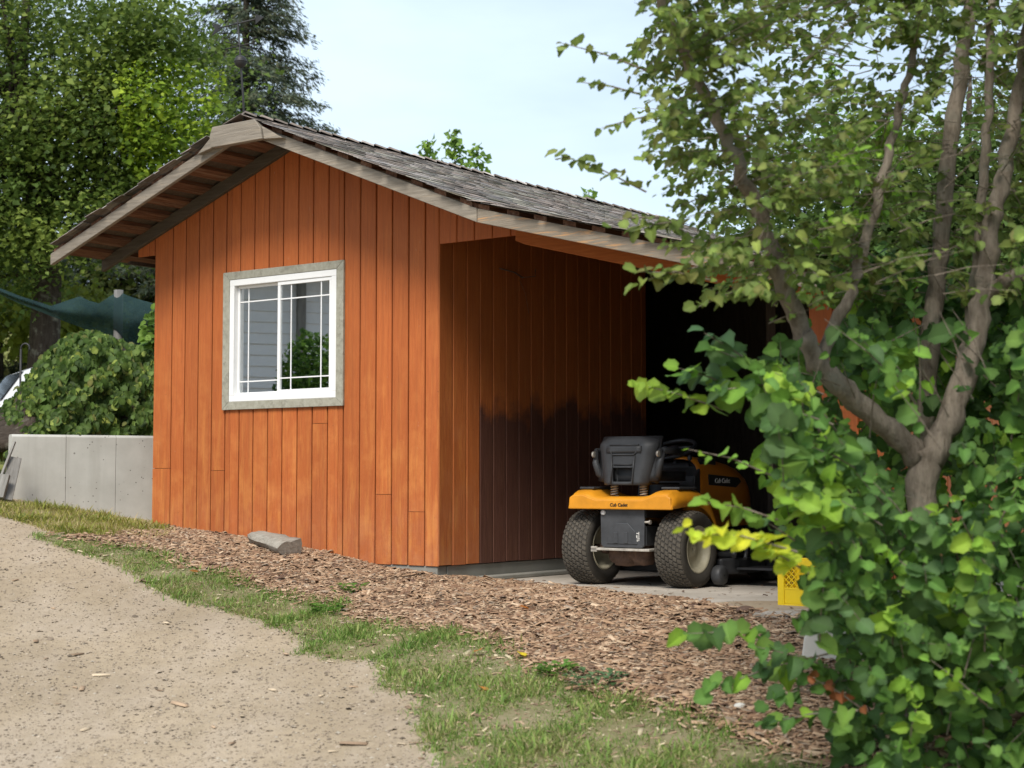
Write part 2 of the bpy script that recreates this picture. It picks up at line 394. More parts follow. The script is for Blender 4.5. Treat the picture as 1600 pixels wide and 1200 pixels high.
def glass_mat():
    t = NT('window_glass', .02, .5); t.t.nodes.remove(t.b)
    gl = t.n('ShaderNodeBsdfGlossy'); gl.inputs['Roughness'].default_value = .015; gl.inputs[0].default_value = (.93, .97, 1, 1)
    tr = t.n('ShaderNodeBsdfTransparent'); tr.inputs[0].default_value = (.55, .58, .57, 1)
    fr = t.n('ShaderNodeFresnel'); fr.inputs[0].default_value = 2.6
    ms = t.n('ShaderNodeMixShader'); t.l(t.math('MINIMUM', t.math('ADD', t.math('MULTIPLY', fr.outputs[0], 1.3), .28), 1.0), ms.inputs[0]); t.l(tr.outputs[0], ms.inputs[1]); t.l(gl.outputs[0], ms.inputs[2]); t.l(ms.outputs[0], t.out.inputs[0])
    MAT['window_glass'] = t.m
glass_mat()
def net_mat():
    t = NT('shade_net', .9, .1); v = t.coord('World'); c = t.mix(t.noise(v, 3, 5, .6, .3, .7), (.018, .040, .042), (.034, .066, .066)); t.base(c)
    tr = t.n('ShaderNodeBsdfTransparent'); tl = t.n('ShaderNodeBsdfTranslucent'); t.l(c, tl.inputs[0])
    m1 = t.n('ShaderNodeMixShader'); m1.inputs[0].default_value = .35; t.l(t.b.outputs[0], m1.inputs[1]); t.l(tl.outputs[0], m1.inputs[2])
    m2 = t.n('ShaderNodeMixShader'); m2.inputs[0].default_value = .14; t.l(m1.outputs[0], m2.inputs[1]); t.l(tr.outputs[0], m2.inputs[2]); t.l(m2.outputs[0], t.out.inputs[0])
    MAT['shade_net'] = t.m
net_mat()

# ------------------------------------------------------------------ the ground
# shed frame: local X along the gable wall to the right, local Y into the shed
K = at(685, 885, 12.0); SROT = -math.atan2(.59763, .80178)
SHED_LOC = (K.x, K.y, 0); SM = Matrix.Translation(SHED_LOC) @ Matrix.Rotation(SROT, 4, 'Z')
SMI = np.array(SM.inverted()); ZS = K.z                  # bottom of the siding
SLAB = -.772
CTRL = np.array([(0,0,-1.62),(0,4,-1.52),(-2.5,4,-1.50),(3,4,-1.52),(0,8,-1.21),(-2.56,8,-1.19),(2.5,8,-1.20),(1.4,9.25,-.83),(-.9,10.6,-.93),
 (-.62,11.85,-.735),(-1.83,12.9,-.53),(-3.2,13.8,-.385),(-4.4,13.95,-.17),(-3.45,14.4,-.35),(-3.84,12.0,-.39),(-3.2,10,-.80),(-.2,12.6,-.80),(.9,11.2,-.85),
 (1.5,13.2,-.92),(3,11.5,-.9),(4.6,9.0,-.92),(-6,18,.15),(-12,25,.4),(2,25,-.4),(12,20,-.8),(8,6,-1.3),(-8,7,-.95),(-10,13,-.1),(0,42,.6),(-25,40,2.2),(25,40,1.0),
 (60,95,7),(-60,95,10),(0,98,8.5),(70,0,-2),(-70,0,-1),(0,-60,-5)], float)
def _phi(r2): return np.where(r2 > 1e-12, .5 * r2 * np.log(np.maximum(r2, 1e-12)), 0)
_n = len(CTRL); _d2 = ((CTRL[:, None, :2] - CTRL[None, :, :2]) ** 2).sum(-1)
_A = np.zeros((_n + 3, _n + 3)); _A[:_n, :_n] = _phi(_d2) + np.eye(_n) * 1e-3; _A[:_n, _n] = 1; _A[:_n, _n+1:] = CTRL[:, :2]; _A[_n:, :_n] = _A[:_n, _n:].T
_w = np.linalg.solve(_A, np.concatenate([CTRL[:, 2], np.zeros(3)]))
def vnoise(x, y, s=0):
    return (np.sin(x * 1.7 + y * 2.3 + s) + np.sin(x * 3.1 - y * 1.9 + 1.3 + s) + np.sin(-x * 5.3 + y * 4.1 + 2.1 + s) * .5 + np.sin(x * 9.7 + y * 8.3 + s) * .25) / 2.75
def gz(x, y):
    x = np.asarray(x, float); y = np.asarray(y, float); sh = x.shape; x = x.ravel(); y = y.ravel(); out = np.empty_like(x)
    for i in range(0, len(x), 20000):
        a, b = x[i:i+20000], y[i:i+20000]
        d2 = (a[:, None] - CTRL[None, :, 0]) ** 2 + (b[:, None] - CTRL[None, :, 1]) ** 2
        out[i:i+20000] = _phi(d2) @ _w[:_n] + _w[_n] + _w[_n+1] * a + _w[_n+2] * b
    # the ground is built up in an apron round the slab
    qa = SMI[0, 0] * x + SMI[0, 1] * y + SMI[0, 3]; qy = SMI[1, 0] * x + SMI[1, 1] * y + SMI[1, 3]
    dd = np.hypot(np.maximum(np.maximum(-qa, qa - 3.5), 0), np.maximum(np.maximum(-1.05 - qy, qy - 5.7), 0))
    ap = SLAB - .03 - .155 * dd; k_ = .06; out = np.where(dd < 6, k_ * np.logaddexp(out / k_, ap / k_), out)
    out += np.where(dd > .02, vnoise(x * 1.3, y * 1.3) * .010, -.01)
    return np.clip(out, -9, 16).reshape(sh)
def gpt(px, py):
    d = np.array(at(px, py, 1.0)); lo, hi = 3., 60.
    ts = np.linspace(3, 60, 600); h = ts * d[2] - gz(ts * d[0], ts * d[1]); i = np.argmax(h < 0)
    t = ts[i]; return Vector((t * d[0], t * d[1], t * d[2]))

def local(P):
    P = np.asarray(P, float); return P @ SMI[:3, :3].T + SMI[:3, 3]

GRASS_TOP = [(-120,795),(0,818),(59,834),(103,840),(187,853),(256,861),(278,880),(312,887),(359,898),(406,917),(470,935),(545,942),(555,968),(619,975),(716,984),(797,1006),(819,1031),(850,1047),(875,1056),(969,1090),(1081,1112),(1125,1130),(1300,1200),(1500,1300)]
GRASS_LOW = [(1000,1700),(760,1400),(690,1210),(659,1131),(650,1087),(600,1075),(609,1044),(581,1028),(531,1033),(475,1020),(472,1000),(406,970),(331,947),(300,945),(269,932),(231,917),(203,889),(109,859),(59,841)]
GRASS = GRASS_TOP[2:] + [(1500,1700)] + GRASS_LOW
YGRASS = [(-200,760),(0,783),(100,797),(236,815),(262,830),(250,843),(180,840),(100,836),(0,806),(-200,790)]
MULCH = [(90,834),(180,838),(236,822),(300,820),(420,840),(560,860),(640,874),(690,890),(745,903),(850,913),(905,918),(960,926),(1060,936),(1130,949),(1180,962),(1230,965),(1420,960),(1800,990),(1800,1300),(1500,1300)] + GRASS_TOP[::-1][1:-3]
def zone(P, poly): a, b = proj(P); return inpoly(a, b, poly)
def mz(x, y):
    """top of the mulch: lies over the ground and thins out on the slab"""
    z = gz(x, y); q = local(np.stack([x, y, 0 * x], -1))
    d = np.hypot(np.maximum(np.maximum(-q[..., 0], q[..., 0] - 3.5), 0), np.maximum(np.maximum(-1.05 - q[..., 1], q[..., 1] - 5.7), 0))
    return np.maximum(z, SLAB + .006 - .26 * d)
def cells(poly, n, zf=None, cell=.05, jit=.02):
    """random points spread evenly over a ground zone"""
    xs = np.arange(-5.2, 5.2, cell); ys = np.arange(5.0, 15.0, cell); A, B = np.meshgrid(xs, ys); A, B = A.ravel(), B.ravel(); P = np.stack([A, B, (zf or gz)(A, B) + (.02 if zf is mz else 0)], -1); a, b = proj(P); ok = inpoly(a, b, poly) & (b < 1330)
    A, B = A[ok], B[ok]; k = RNG.integers(0, len(A), n); x = A[k] + RNG.uniform(-.5, .5, n) * cell + RNG.normal(0, jit, n); y = B[k] + RNG.uniform(-.5, .5, n) * cell + RNG.normal(0, jit, n)
    return np.stack([x, y, (zf or gz)(x, y)], -1)
def axis_pts(lo, hi, flo, fhi, fine, grow=1.22):
    a = list(np.arange(flo, fhi + 1e-6, fine)); s = fine; x = fhi
    while x < hi: s *= grow; x += s; a.append(x)
    s = fine; x = flo; pre = []
    while x > lo: s *= grow; x -= s; pre.append(x)
    return np.array(pre[::-1] + a)
gx = axis_pts(-900, 900, -5, 5, .09); gy = axis_pts(-300, 1500, 4.5, 15, .09)
X, Y = np.meshgrid(gx, gy, indexing='xy'); Z = gz(X, Y)
far = np.hypot(X, Y); Z = np.where(far > 110, np.minimum(Z, 12), Z)
V = np.stack([X, Y, Z], -1).reshape(-1, 3); nx, ny = len(gx), len(gy)
ii = (np.arange(ny - 1)[:, None] * nx + np.arange(nx - 1)[None]).ravel(); Fq = np.stack([ii, ii + 1, ii + nx + 1, ii + nx], 1)
g = np.clip((np.hypot(V[:, 0] + 1.0, V[:, 1] - 6) - 11) / 3.5 + vnoise(V[:, 0], V[:, 1]) * .4, 0, 1)
g = np.where(V[:, 0] < -4.5, np.clip((V[:, 1] - 14) / 2, 0, 1), g)
np_mesh('ground', V, Fq, MAT['terrain'], col=np.stack([g, g, g, g * 0 + 1], 1), smooth=True, kind='structure', label='pale gravel and dirt driveway and rising ground')
def sheet(name, poly, m, dz, label, zf=gz, cell=.05):
    xs = np.arange(-5, 6, cell); ys = np.arange(5.0, 15.2, cell); A, B = np.meshgrid(xs, ys); Zc = zf(A, B); P = np.stack([A, B, Zc], -1)
    ins = zone(P, poly); q = local(P)
    room = (q[..., 0] < .04) & (q[..., 1] > .06); ins &= ~room
    if zf is mz: ins &= ~((q[..., 0] > 0) & (q[..., 1] > .75))
    c = ins[:-1, :-1] & ins[1:, :-1] & ins[:-1, 1:] & ins[1:, 1:]
    ny_, nx_ = A.shape; idx = np.arange(nx_ * ny_).reshape(ny_, nx_)
    Fq = np.stack([idx[:-1, :-1][c], idx[:-1, 1:][c], idx[1:, 1:][c], idx[1:, :-1][c]], 1)
    edge = np.zeros_like(ins); edge[1:-1, 1:-1] = ins[1:-1, 1:-1] & ins[:-2, 1:-1] & ins[2:, 1:-1] & ins[1:-1, :-2] & ins[1:-1, 2:]
    V = P.copy(); V[..., 2] += np.where(edge, dz, .002) + np.where(edge, np.abs(vnoise(A * 4, B * 4)) * dz * .8, 0)
    u, inv = np.unique(Fq.ravel(), return_inverse=True)
    return np_mesh(name, V.reshape(-1, 3)[u], inv.reshape(-1, 4), m, smooth=True, kind='structure', label=label)
sheet('mulch_bed', MULCH, MAT['mulch_soil'], .014, 'brown bark mulch bed along the orange shed', mz)
sheet('grass_verge', GRASS, MAT['grass_soil'], .008, 'grass strip between gravel drive and mulch')
sheet('grass_bank', YGRASS, MAT['grass_soil'], .008, 'yellowish grass along the foot of the concrete wall')

# wood chips
P = cells(MULCH, 72000, mz, jit=.07); q = local(P); n = len(P)
ok = ~((q[:, 0] < .03) & (q[:, 1] > -.012)) & ~((q[:, 0] > 0) & (q[:, 1] > .62))
P = P[ok]; n = len(P)
tv = np.array([(-.16,0,-.03),(.16,0,-.03),(.12,1,-.02),(-.13,.94,-.02),(-.15,.02,.05),(.13,.04,.06),(.10,.95,.05),(-.09,.9,.04)]); tv[:, 1] -= .5
tf = np.array([(4,5,6,7),(0,1,5,4),(1,2,6,5),(2,3,7,6),(3,0,4,7)])
ang = RNG.uniform(0, 2 * np.pi, n); tilt = RNG.normal(0, .22, n); ax = np.stack([np.cos(ang), np.sin(ang), tilt], 1); nr = norm(np.stack([RNG.normal(0, .25, n), RNG.normal(0, .25, n), np.ones(n)], 1))
scl = RNG.lognormal(math.log(.034), .45, n).clip(.012, .12); P[:, 2] += .013 + RNG.uniform(0, .012, n)
V, Fc = inst(tv, tf, P, ax, nr, scl)
pal = np.array([(.30,.185,.115),(.36,.235,.155),(.23,.135,.085),(.17,.095,.06),(.45,.32,.22),(.27,.20,.15),(.12,.07,.05)]) * [1.20, 1.24, 1.22]; c = pal[RNG.choice(7, n, p=[.24,.22,.2,.12,.1,.08,.04])] * RNG.uniform(.8, 1.15, (n, 1))
props(np_mesh('wood_chips', V, Fc, MAT['chip'], col=np.repeat(np.c_[c, np.ones(n)], 8, 0)), 'loose brown wood chips covering the mulch bed', 'wood chips', None, 'stuff')

# grass blades
def blades(name, poly, n, h0, cols, label, probs, dens=None, zf=gz, jit=6):
    P = cells(poly, n, zf, jit=.035); xs, ys = P[:, 0], P[:, 1]; ok = vnoise(xs * 2.2, ys * 2.2, 4) + RNG.normal(0, .45, n) > (-.42 if dens is None else dens)
    q = local(P); ok &= ~((q[:, 0] < .03) & (q[:, 1] > -.02)); P = P[ok]; m = len(P)
    tv = np.array([(-.06,0,0),(.06,0,0),(.045,.55,.10),(-.045,.55,.10),(0,1,.32)]); tf = np.array([(0,1,2),(0,2,3),(3,2,4)])
    ang = RNG.uniform(0, 2 * np.pi, m); ln = RNG.uniform(.15, 1.3, m); ax = np.stack([np.cos(ang) * ln, np.sin(ang) * ln, np.ones(m)], 1)
    nr = np.stack([np.cos(ang), np.sin(ang), -ln * .5], 1); hs = h0 * RNG.lognormal(0, .35, m) * (1 + .5 * vnoise(P[:, 0] * 3, P[:, 1] * 3, 2))
    V, Fc = inst(tv, tf, P, ax, nr, hs)
    clump = (vnoise(P[:, 0] * 2.6, P[:, 1] * 2.6, 9) + 1) / 2; k = RNG.random(m) * .6 + clump * .4
    c = np.array(cols)[np.clip((k * len(cols)).astype(int), 0, len(cols) - 1)] * RNG.uniform(.75, 1.2, (m, 1))
    props(np_mesh(name, V, Fc, MAT['grass'], col=np.repeat(np.c_[c, np.ones(m)], 5, 0)), label, 'grass', None, 'stuff')
blades('grass_blades', GRASS, 135000, .031, [(.125,.225,.045),(.165,.28,.055),(.22,.32,.075),(.31,.34,.11),(.45,.39,.21)], 'short green grass of the strip between drive and mulch', None)
blades('dry_grass', YGRASS, 45000, .040, [(.17,.23,.045),(.27,.30,.055),(.36,.33,.09),(.46,.37,.19),(.33,.32,.07)], 'yellowing grass at the foot of the concrete wall', None, -.9)

# pebbles and grit on the drive
n = 70000; ys = 5.2 + 9 * RNG.random(n) ** 1.3; xs = RNG.uniform(-.36, .2, n) * ys; P = np.stack([xs, ys, gz(xs, ys)], -1); a, b = proj(P)
ok = ~inpoly(a, b, GRASS) & ~inpoly(a, b, MULCH) & ~inpoly(a, b, YGRASS) & (b > 800) & (a < 1000); q = local(P); ok &= ~((q[:, 1] > -.1)); P = P[ok]; n = len(P)
tv = np.array([(1,0,0),(0,1,0),(-1,0,0),(0,-1,0),(.1,.05,.7),(.7,.6,.2),(-.6,.7,.25),(-.7,-.6,.2),(.6,-.7,.25)]); tf = np.array([(0,5,4),(5,1,4),(1,6,4),(6,2,4),(2,7,4),(7,3,4),(3,8,4),(8,0,4)])
ang = RNG.uniform(0, 6.28, n); ax = np.stack([np.cos(ang), np.sin(ang), RNG.normal(0, .1, n)], 1); nr = norm(np.stack([RNG.normal(0, .2, n), RNG.normal(0, .2, n), np.ones(n)], 1))
V, Fc = inst(tv, tf, P, ax, nr, RNG.lognormal(math.log(.0046), .45, n).clip(.0025, .024))
c = np.array([(.34,.27,.195),(.38,.31,.235),(.26,.205,.15),(.44,.38,.30),(.17,.135,.10)])[RNG.choice(5, n, p=[.36,.22,.24,.05,.13])] * RNG.uniform(.85, 1.15, (n, 1))
props(np_mesh('gravel', V, Fc, MAT['pebble'], col=np.repeat(np.c_[c, np.ones(n)], 9, 0)), 'fine loose gravel scattered over the drive', 'gravel', None, 'stuff')

# ------------------------------------------------------------------ the shed
RIDGE, KINK, REND, LEND = -1.475, .827, 3.95, -3.88
def fb(a):                                   # underside of the barge boards across the gable
    if a < RIDGE: return 2.711 - .351 * (RIDGE - a)
    if a < KINK: return 2.711 - .4015 * (a - RIDGE)
    return 2.711 - .4015 * (KINK - RIDGE) - .2555 * (a - KINK)
FH = .098
def ft(a): return fb(a) + FH
shed = empty('wooden_shed', SHED_LOC, SROT, label='orange board shed with open mower bay and weathered shingle roof', cat='shed')
BW = .168
def board(mb, x0, x1, zb, zt, M=None, th=.021, zt_mid=None):
    """one siding board, outer face at y=0, chamfered edges; zt is a function of x or a number"""
    f = zt if callable(zt) else (lambda q: zt)
    pl = [(x0, th), (x0, .005), (x0 + .006, 0), (x1 - .006, 0), (x1, .005), (x1, th)]
    n = len(pl); vs = [(p[0], p[1], zb) for p in pl] + [(p[0], p[1], f(p[0])) for p in pl]
    if zt_mid is not None:
        vs += [(zt_mid, 0, f(zt_mid)), (zt_mid, th, f(zt_mid))]
        fs = [(0,1,2,3,4,5), (6+0, 13, 6+5, 6+4, 6+3, 12, 6+2, 6+1)]
        for i in range(n):
            if i == 2: fs.append((2, 3, 9, 12, 8))
            elif i == 5: fs.append((5, 0, 6, 13, 11))
            else: fs.append((i, (i+1) % n, n + (i+1) % n, n + i))
        return mb.add(vs, fs, M=M)
    fs = [tuple(range(n)), tuple(range(n, 2*n))[::-1]] + [(i, (i+1) % n, n + (i+1) % n, n + i) for i in range(n)]
    return mb.add(vs, fs, M=M)
WX0, WX1, WZ0, WZ1 = -2.255, -1.030, .655, 1.668          # hole in the siding behind the window trim
front = empty('front_wall'); front.parent = shed
def siding(parent, x0, x1, zb, zt, mat='orange_paint', M=None, stain=None, loc=None):
    mb = MB(); mid = RIDGE if (M is None and x0 < RIDGE < x1 and callable(zt)) else None
    board(mb, x0, x1, zb, zt, M, zt_mid=mid); o = mb.build('siding_board', MAT[mat], parent)
    if stain is not None: o['stain'] = float(stain)
    return o
rake = lambda q: fb(q) + .05
edges = [0.0, -.138]; 
while edges[-1] > -3.05: edges.append(edges[-1] - BW - RNG.normal(0, .002))
edges[-1] = -3.22
edges = edges[::-1]
JOINTS = [(-3.14, .10), (-3.02, -.19), (-2.36, .08), (-1.29, .45), (-.60, -.11), (-.22, -.24)]
def upright(x0, x1, zb, zt):
    js = [z for (a, z) in JOINTS if x0 - .004 < a < x1 + .004]
    if js: siding(front, x0, x1, zb, js[0] - .0018); siding(front, x0 + .002, x1 - .001, js[0] + .0018, zt)
    else: siding(front, x0, x1, zb, zt)
for i in range(len(edges) - 1):
    x0, x1 = edges[i] + .0055, edges[i+1] - .0055; zb = ZS + RNG.normal(0, .003)
    if x0 < WX1 and x1 > WX0:
        if x0 < WX0 - .02: siding(front, x0, WX0 - .0, zb, rake)
        elif x1 > WX1 + .02: siding(front, WX1, x1, zb, rake)
        if x0 < WX0 - .02: x0 = WX0 + .002
        if x1 > WX1 + .02: x1 = WX1 - .002
        upright(x0, x1, zb, WZ0); siding(front, x0, x1, WZ1, rake)
    else: upright(x0, x1, zb, rake)
HZ = 1.780
x = .003
while x < .72: siding(front, x, min(x + BW - .006, .735), HZ, rake); x += BW
siding(front, -3.44, -3.30, 1.966, rake); siding(front, -3.296, -3.226, 1.966, rake)
mb = MB()                                                    # sheathing behind the boards, with the window opening
def gable(x0, x1, zb): 
    pts = [(x0, zb), (x1, zb), (x1, fb(x1) + .03)] + ([(RIDGE, fb(RIDGE) + .03)] if x0 < RIDGE < x1 else []) + [(x0, fb(x0) + .03)]
    mb.prism(pts, 'y', .0225, .05)
gable(-3.20, WX0, ZS + .01); gable(WX1, -.03, ZS + .01)
mb.box((WX0, .0225, ZS + .01), (WX1, .05, WZ0)); mb.prism([(WX0, WZ1), (WX1, WZ1), (WX1, fb(WX1)+.03), (RIDGE, fb(RIDGE)+.03), (WX0, fb(WX0)+.03)], 'y', .0225, .05)
mb.build('sheathing', MAT['dark_wood'], front)
# side wall of the mower bay
bay = empty('bay_wall'); bay.parent = shed
MS = Matrix.Rotation(R(90), 4, 'Z')                          # local board x -> shed y, outward face -> +x
y = .004; k = 0
while y < 2.93:
    y1 = min(y + BW - .007, 2.94); siding(bay, y, y1, ZS + .004 + RNG.normal(0, .002), fb(0) + .06, 'orange_paint_stained', MS, stain=1.0 if k >= 3 else 0.0); y += BW; k += 1
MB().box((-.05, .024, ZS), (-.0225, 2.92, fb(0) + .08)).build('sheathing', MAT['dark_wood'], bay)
# left wall, right wall, stub and the backs
lw = empty('left_wall'); lw.parent = shed
ML = Matrix.Translation((-3.22, 0, 0)) @ Matrix.Rotation(R(-90), 4, 'Z')
y = .03
while y < 5.75: siding(lw, -(y + BW - .006), -y, ZS, fb(-3.22) + .06, M=ML); y += BW
MB().box((-3.197, .06, ZS), (-3.17, 5.78, fb(-3.22) + .05)).build('sheathing', MAT['dark_wood'], lw)
rw = empty('right_wall'); rw.parent = shed
MR = Matrix.Translation((3.62, 0, 0)) @ Matrix.Rotation(R(90), 4, 'Z')
y = .004
while y < 5.7: siding(rw, y, y + BW - .006, ZS, fb(3.62) + .06, M=MR); y += BW
x = 3.05
while x < 3.59: siding(rw, x, min(x + BW - .006, 3.594), ZS, lambda q: fb(q) + .05); x += BW
MB().box((3.57, .024, ZS), (3.597, 5.7, fb(3.6) + .05)).box((3.06, .0225, ZS), (3.568, .05, fb(3.56) + .04)).build('sheathing', MAT['dark_wood'], rw)
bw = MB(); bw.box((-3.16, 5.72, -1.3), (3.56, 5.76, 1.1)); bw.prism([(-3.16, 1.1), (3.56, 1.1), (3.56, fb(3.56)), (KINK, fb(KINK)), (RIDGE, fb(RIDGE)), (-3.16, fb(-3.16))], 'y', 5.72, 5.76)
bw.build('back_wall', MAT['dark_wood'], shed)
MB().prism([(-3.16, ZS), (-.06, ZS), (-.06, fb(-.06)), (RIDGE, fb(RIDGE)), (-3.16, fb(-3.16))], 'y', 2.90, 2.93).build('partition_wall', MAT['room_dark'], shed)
MB().box((-3.16, .06, ZS - .03), (-.06, 2.9, ZS + .0)).build('room_floor', MAT['dark_wood'], shed)
for x in (1.2, 2.25, 3.0): MB().box((x, 2.95, SLAB), (x + .09, 3.04, ft(x) - .14)).build('post', MAT['dark_wood'], shed)
# footing
ff = MB(); ff.box((-3.19, .012, -1.2), (-.02, .12, ZS - .002)); ff.box((-.14, .13, -1.2), (-.018, 5.7, ZS - .003)); ff.box((3.06, .012, -1.2), (3.60, .1, ZS - .003)); ff.box((3.5, .11, -1.2), (3.60, 5.7, ZS - .004))
ff.build('footing', MAT['footing_concrete'], shed, bevel=.006)
MB().box((-.012, .4, SLAB), (.10, 2.9, SLAB + .035)).build('sill_strip', MAT['footing_concrete'], shed, bevel=.008)
# barge boards
def rake_board(name, x0, x1, y0, y1, z0, z1, m, **k):
    xs = [x0] + [q for q in (RIDGE, KINK) if x0 < q < x1] + [x1]
    return MB().prism([(q, fb(q) + z0) for q in xs] + [(q, fb(q) + z1) for q in xs[::-1]], 'y', y0, y1).build(name, MAT[m], shed, bevel=.004, **k)
rake_board('barge_board', LEND, RIDGE - .002, -.60, -.562, 0, FH, 'grey_trim'); rake_board('barge_board', RIDGE + .002, KINK - .002, -.60, -.562, 0, FH, 'grey_trim')
rake_board('barge_board', KINK + .002, REND, -.598, -.560, 0, FH, 'peeling_trim', label='barge board with grey paint peeling to bare orange')
rake_board('rake_trim', LEND, RIDGE - .002, -.045, -.004, 0, FH + .01, 'dark_trim'); rake_board('rake_trim', RIDGE + .002, .70, -.045, -.004, 0, FH + .01, 'dark_trim')
rake_board('bay_header', .737, 3.5, -.03, .06, -.088, FH, 'soffit_orange', label='orange painted header over the open bay')
# ridge end board with its two wedges
zc = 2.628
MB().prism([(-1.80, zc), (-1.225, zc), (-1.245, zc + .09), (-1.315, zc + .165), (-1.785, zc + .165), (-1.815, zc + .09)], 'y', -.665, -.605).build('ridge_end_board', MAT['grey_trim'], shed, bevel=.006)
MB().prism([(-1.97, 2.598), (-1.806, zc), (-1.818, zc + .085)], 'y', -.650, -.603).build('ridge_wedge', MAT['grey_trim'], shed, bevel=.003)
MB().prism([(-1.025, 2.612), (-1.240, zc + .10), (-1.218, zc)], 'y', -.650, -.603).build('ridge_wedge', MAT['grey_trim'], shed, bevel=.003)
# roof: open sheathing boards, rafters, shingles
roof = empty('roof'); roof.parent = shed
def deck(x0, x1):
    MB().prism([(x0, ft(x0) + .001), (x1, ft(x1) + .001), (x1, ft(x1) + .034), (x0, ft(x0) + .034)], 'y', -.585 + RNG.normal(0, .006), 6.05).build('sheathing_board', MAT['deck_wood'], roof)
x = LEND + .02
while x < RIDGE - .14: deck(x, x + .125); x += .255
x = RIDGE + .04
while x < KINK - .13: deck(x, x + .105); x += .235
deck(KINK - .06, KINK - .002); deck(KINK + .002, KINK + .10)
x = KINK + .25
while x < REND - .1: deck(x, x + .105); x += .235
for seg in ((LEND - .03, RIDGE), (RIDGE, KINK), (KINK, REND + .03)):
    z0, z1 = ft(seg[0] + (1e-6)) if seg[0] != LEND - .03 else ft(seg[0]), ft(seg[1] - 1e-6)
    MB().prism([(seg[0], z0 + .0355), (seg[1], z1 + .0355), (seg[1], z1 + .039), (seg[0], z0 + .039)], 'y', -.565, 6.07).build('underlay', MAT['dark_wood'], roof)
for y in np.arange(.65, 5.8, .62):
    for (x0, x1) in ((LEND + .25, RIDGE - .01), (RIDGE + .01, REND - .15)):
        xs = [x0] + ([KINK] if x0 < KINK < x1 else []) + [x1]
        MB().prism([(q, ft(q) - .14) for q in xs] + [(q, ft(q) - .001) for q in xs[::-1]], 'y', y, y + .045).build('rafter', MAT['dark_wood'], roof)
MB().prism([(LEND + .3, fb(LEND + .3) - .06), (LEND + .34, fb(LEND + .3) - .06), (LEND + .34, ft(LEND + .34) - .142), (LEND + .3, ft(LEND + .3) - .142)], 'y', .0, 5.8).build('eave_beam', MAT['dark_wood'], roof)
MB().box((-.09, .08, fb(-.05) + .0), (-.055, 5.7, fb(-.05) + .09)).build('bay_plate', MAT['dark_wood'], roof)
EXPO = .135
def shingle_template(w):
    l = .21
    return np.array([(0, 0, .002), (w, 0, .002), (w, -l, .008), (0, -l, .008), (0, 0, .005), (w, 0, .005), (w * .99, -l, .017), (w * .012, -l, .017)])   # x across, -y down-slope
STF = np.array([(4,5,6,7)[::-1],(0,1,2,3),(0,4,5,1)[::-1],(1,5,6,2)[::-1],(2,6,7,3)[::-1],(3,7,4,0)[::-1]])
variants = []
TINTS = [(1,1,1),(.78,.74,.72),(.60,.55,.52),(1.12,1.1,1.1),(.45,.42,.40),(.92,.84,.80),(.7,.7,.72),(.85,.87,.80)]
for i in range(8):
    w = .11 + .024 * i; t_ = shingle_template(w); me = np_mesh('shingle', t_, STF, MAT['shingle'], col=np.tile(np.array([(*TINTS[i], 1)]), (8, 1)))
    variants.append((w, me.data)); bpy.data.objects.remove(me)
rest_v, rest_c, cand = [], [], []
for (xa, xb, side) in ((RIDGE, KINK, 1), (KINK, REND + .04, 1), (RIDGE, LEND - .04, -1)):
    sl = abs((ft(xb - 1e-6 * side) - ft(xa + 1e-6 * side)) / (xb - xa)); ca = 1 / math.sqrt(1 + sl * sl); sa = sl * ca; run = abs(xb - xa) / ca; za = ft(xa + 1e-6 * side) + .040
    s = .20 if xa == RIDGE else .14
    while s < run + .02:
        yy = -.63 - RNG.uniform(0, .05)
        while yy < 6.1:
            vi = int(RNG.integers(0, 8)); w, me = variants[vi]; sj = s + RNG.normal(0, .006); tl = RNG.normal(0, .012)
            # frame: x across (along shed y), -y down the slope, z normal
            ex = Vector((0, 1 if side < 0 else 1, 0)); dn = Vector((side * ca, 0, -sa)); nrm_ = Vector((side * sa, 0, ca))
            o = Vector((xa + side * ca * (sj - .21), yy, za - sa * (sj - .21))) + nrm_ * (RNG.uniform(0, .005))
            ey = (-dn + nrm_ * tl).normalized(); ez = ex.cross(ey) * (1 if side > 0 else -1); 
            if side > 0: ez = nrm_
            Mx = Matrix(((ex.x, ey.x, nrm_.x, o.x), (ex.y, ey.y, nrm_.y, o.y), (ex.z, ey.z, nrm_.z, o.z), (0, 0, 0, 1)))
            pr = (xa == RIDGE and side > 0, -yy); cand.append((0 if (xa == RIDGE and side > 0) else 1 if side > 0 else 2, yy, vi, Mx)); yy += w + .004
        s += EXPO
cand.sort(key=lambda q: (q[0], q[1]))
for j, (pri, yy, vi, Mx) in enumerate(cand):
    if j < 298:
        o = link('shingle', variants[vi][1], None, roof); o.matrix_local = Mx
    else:
        t_ = shingle_template(variants[vi][0]); Ma = np.array(Mx); rest_v.append(t_ @ Ma[:3, :3].T + Ma[:3, 3]); rest_c.append(np.tile((*TINTS[vi], 1), (8, 1)))
m_ = len(rest_v); Fs = (STF[None] + (np.arange(m_) * 8)[:, None, None]).reshape(-1, 4)
np_mesh('shingle_field', np.concatenate(rest_v), Fs, MAT['shingle'], roof, col=np.concatenate(rest_c), kind='stuff')
cap_me = []
for i in range(3):
    tv_ = np.array([(-.13, 0, -.052), (0, 0, .0), (.13, 0, -.054), (-.13, .26, -.062), (0, .26, -.012), (.13, .26, -.064), (-.128, 0, -.036), (0, 0, .016), (.128, 0, -.038)])
    tf_ = np.array([(6, 7, 4, 3), (7, 8, 5, 4), (0, 1, 7, 6), (1, 2, 8, 7)])
    o = np_mesh('ridge_cap', tv_, tf_, MAT['shingle'], col=np.tile((*TINTS[i * 2], 1), (9, 1))); cap_me.append(o.data); bpy.data.objects.remove(o)
yy = -.60; i = 0
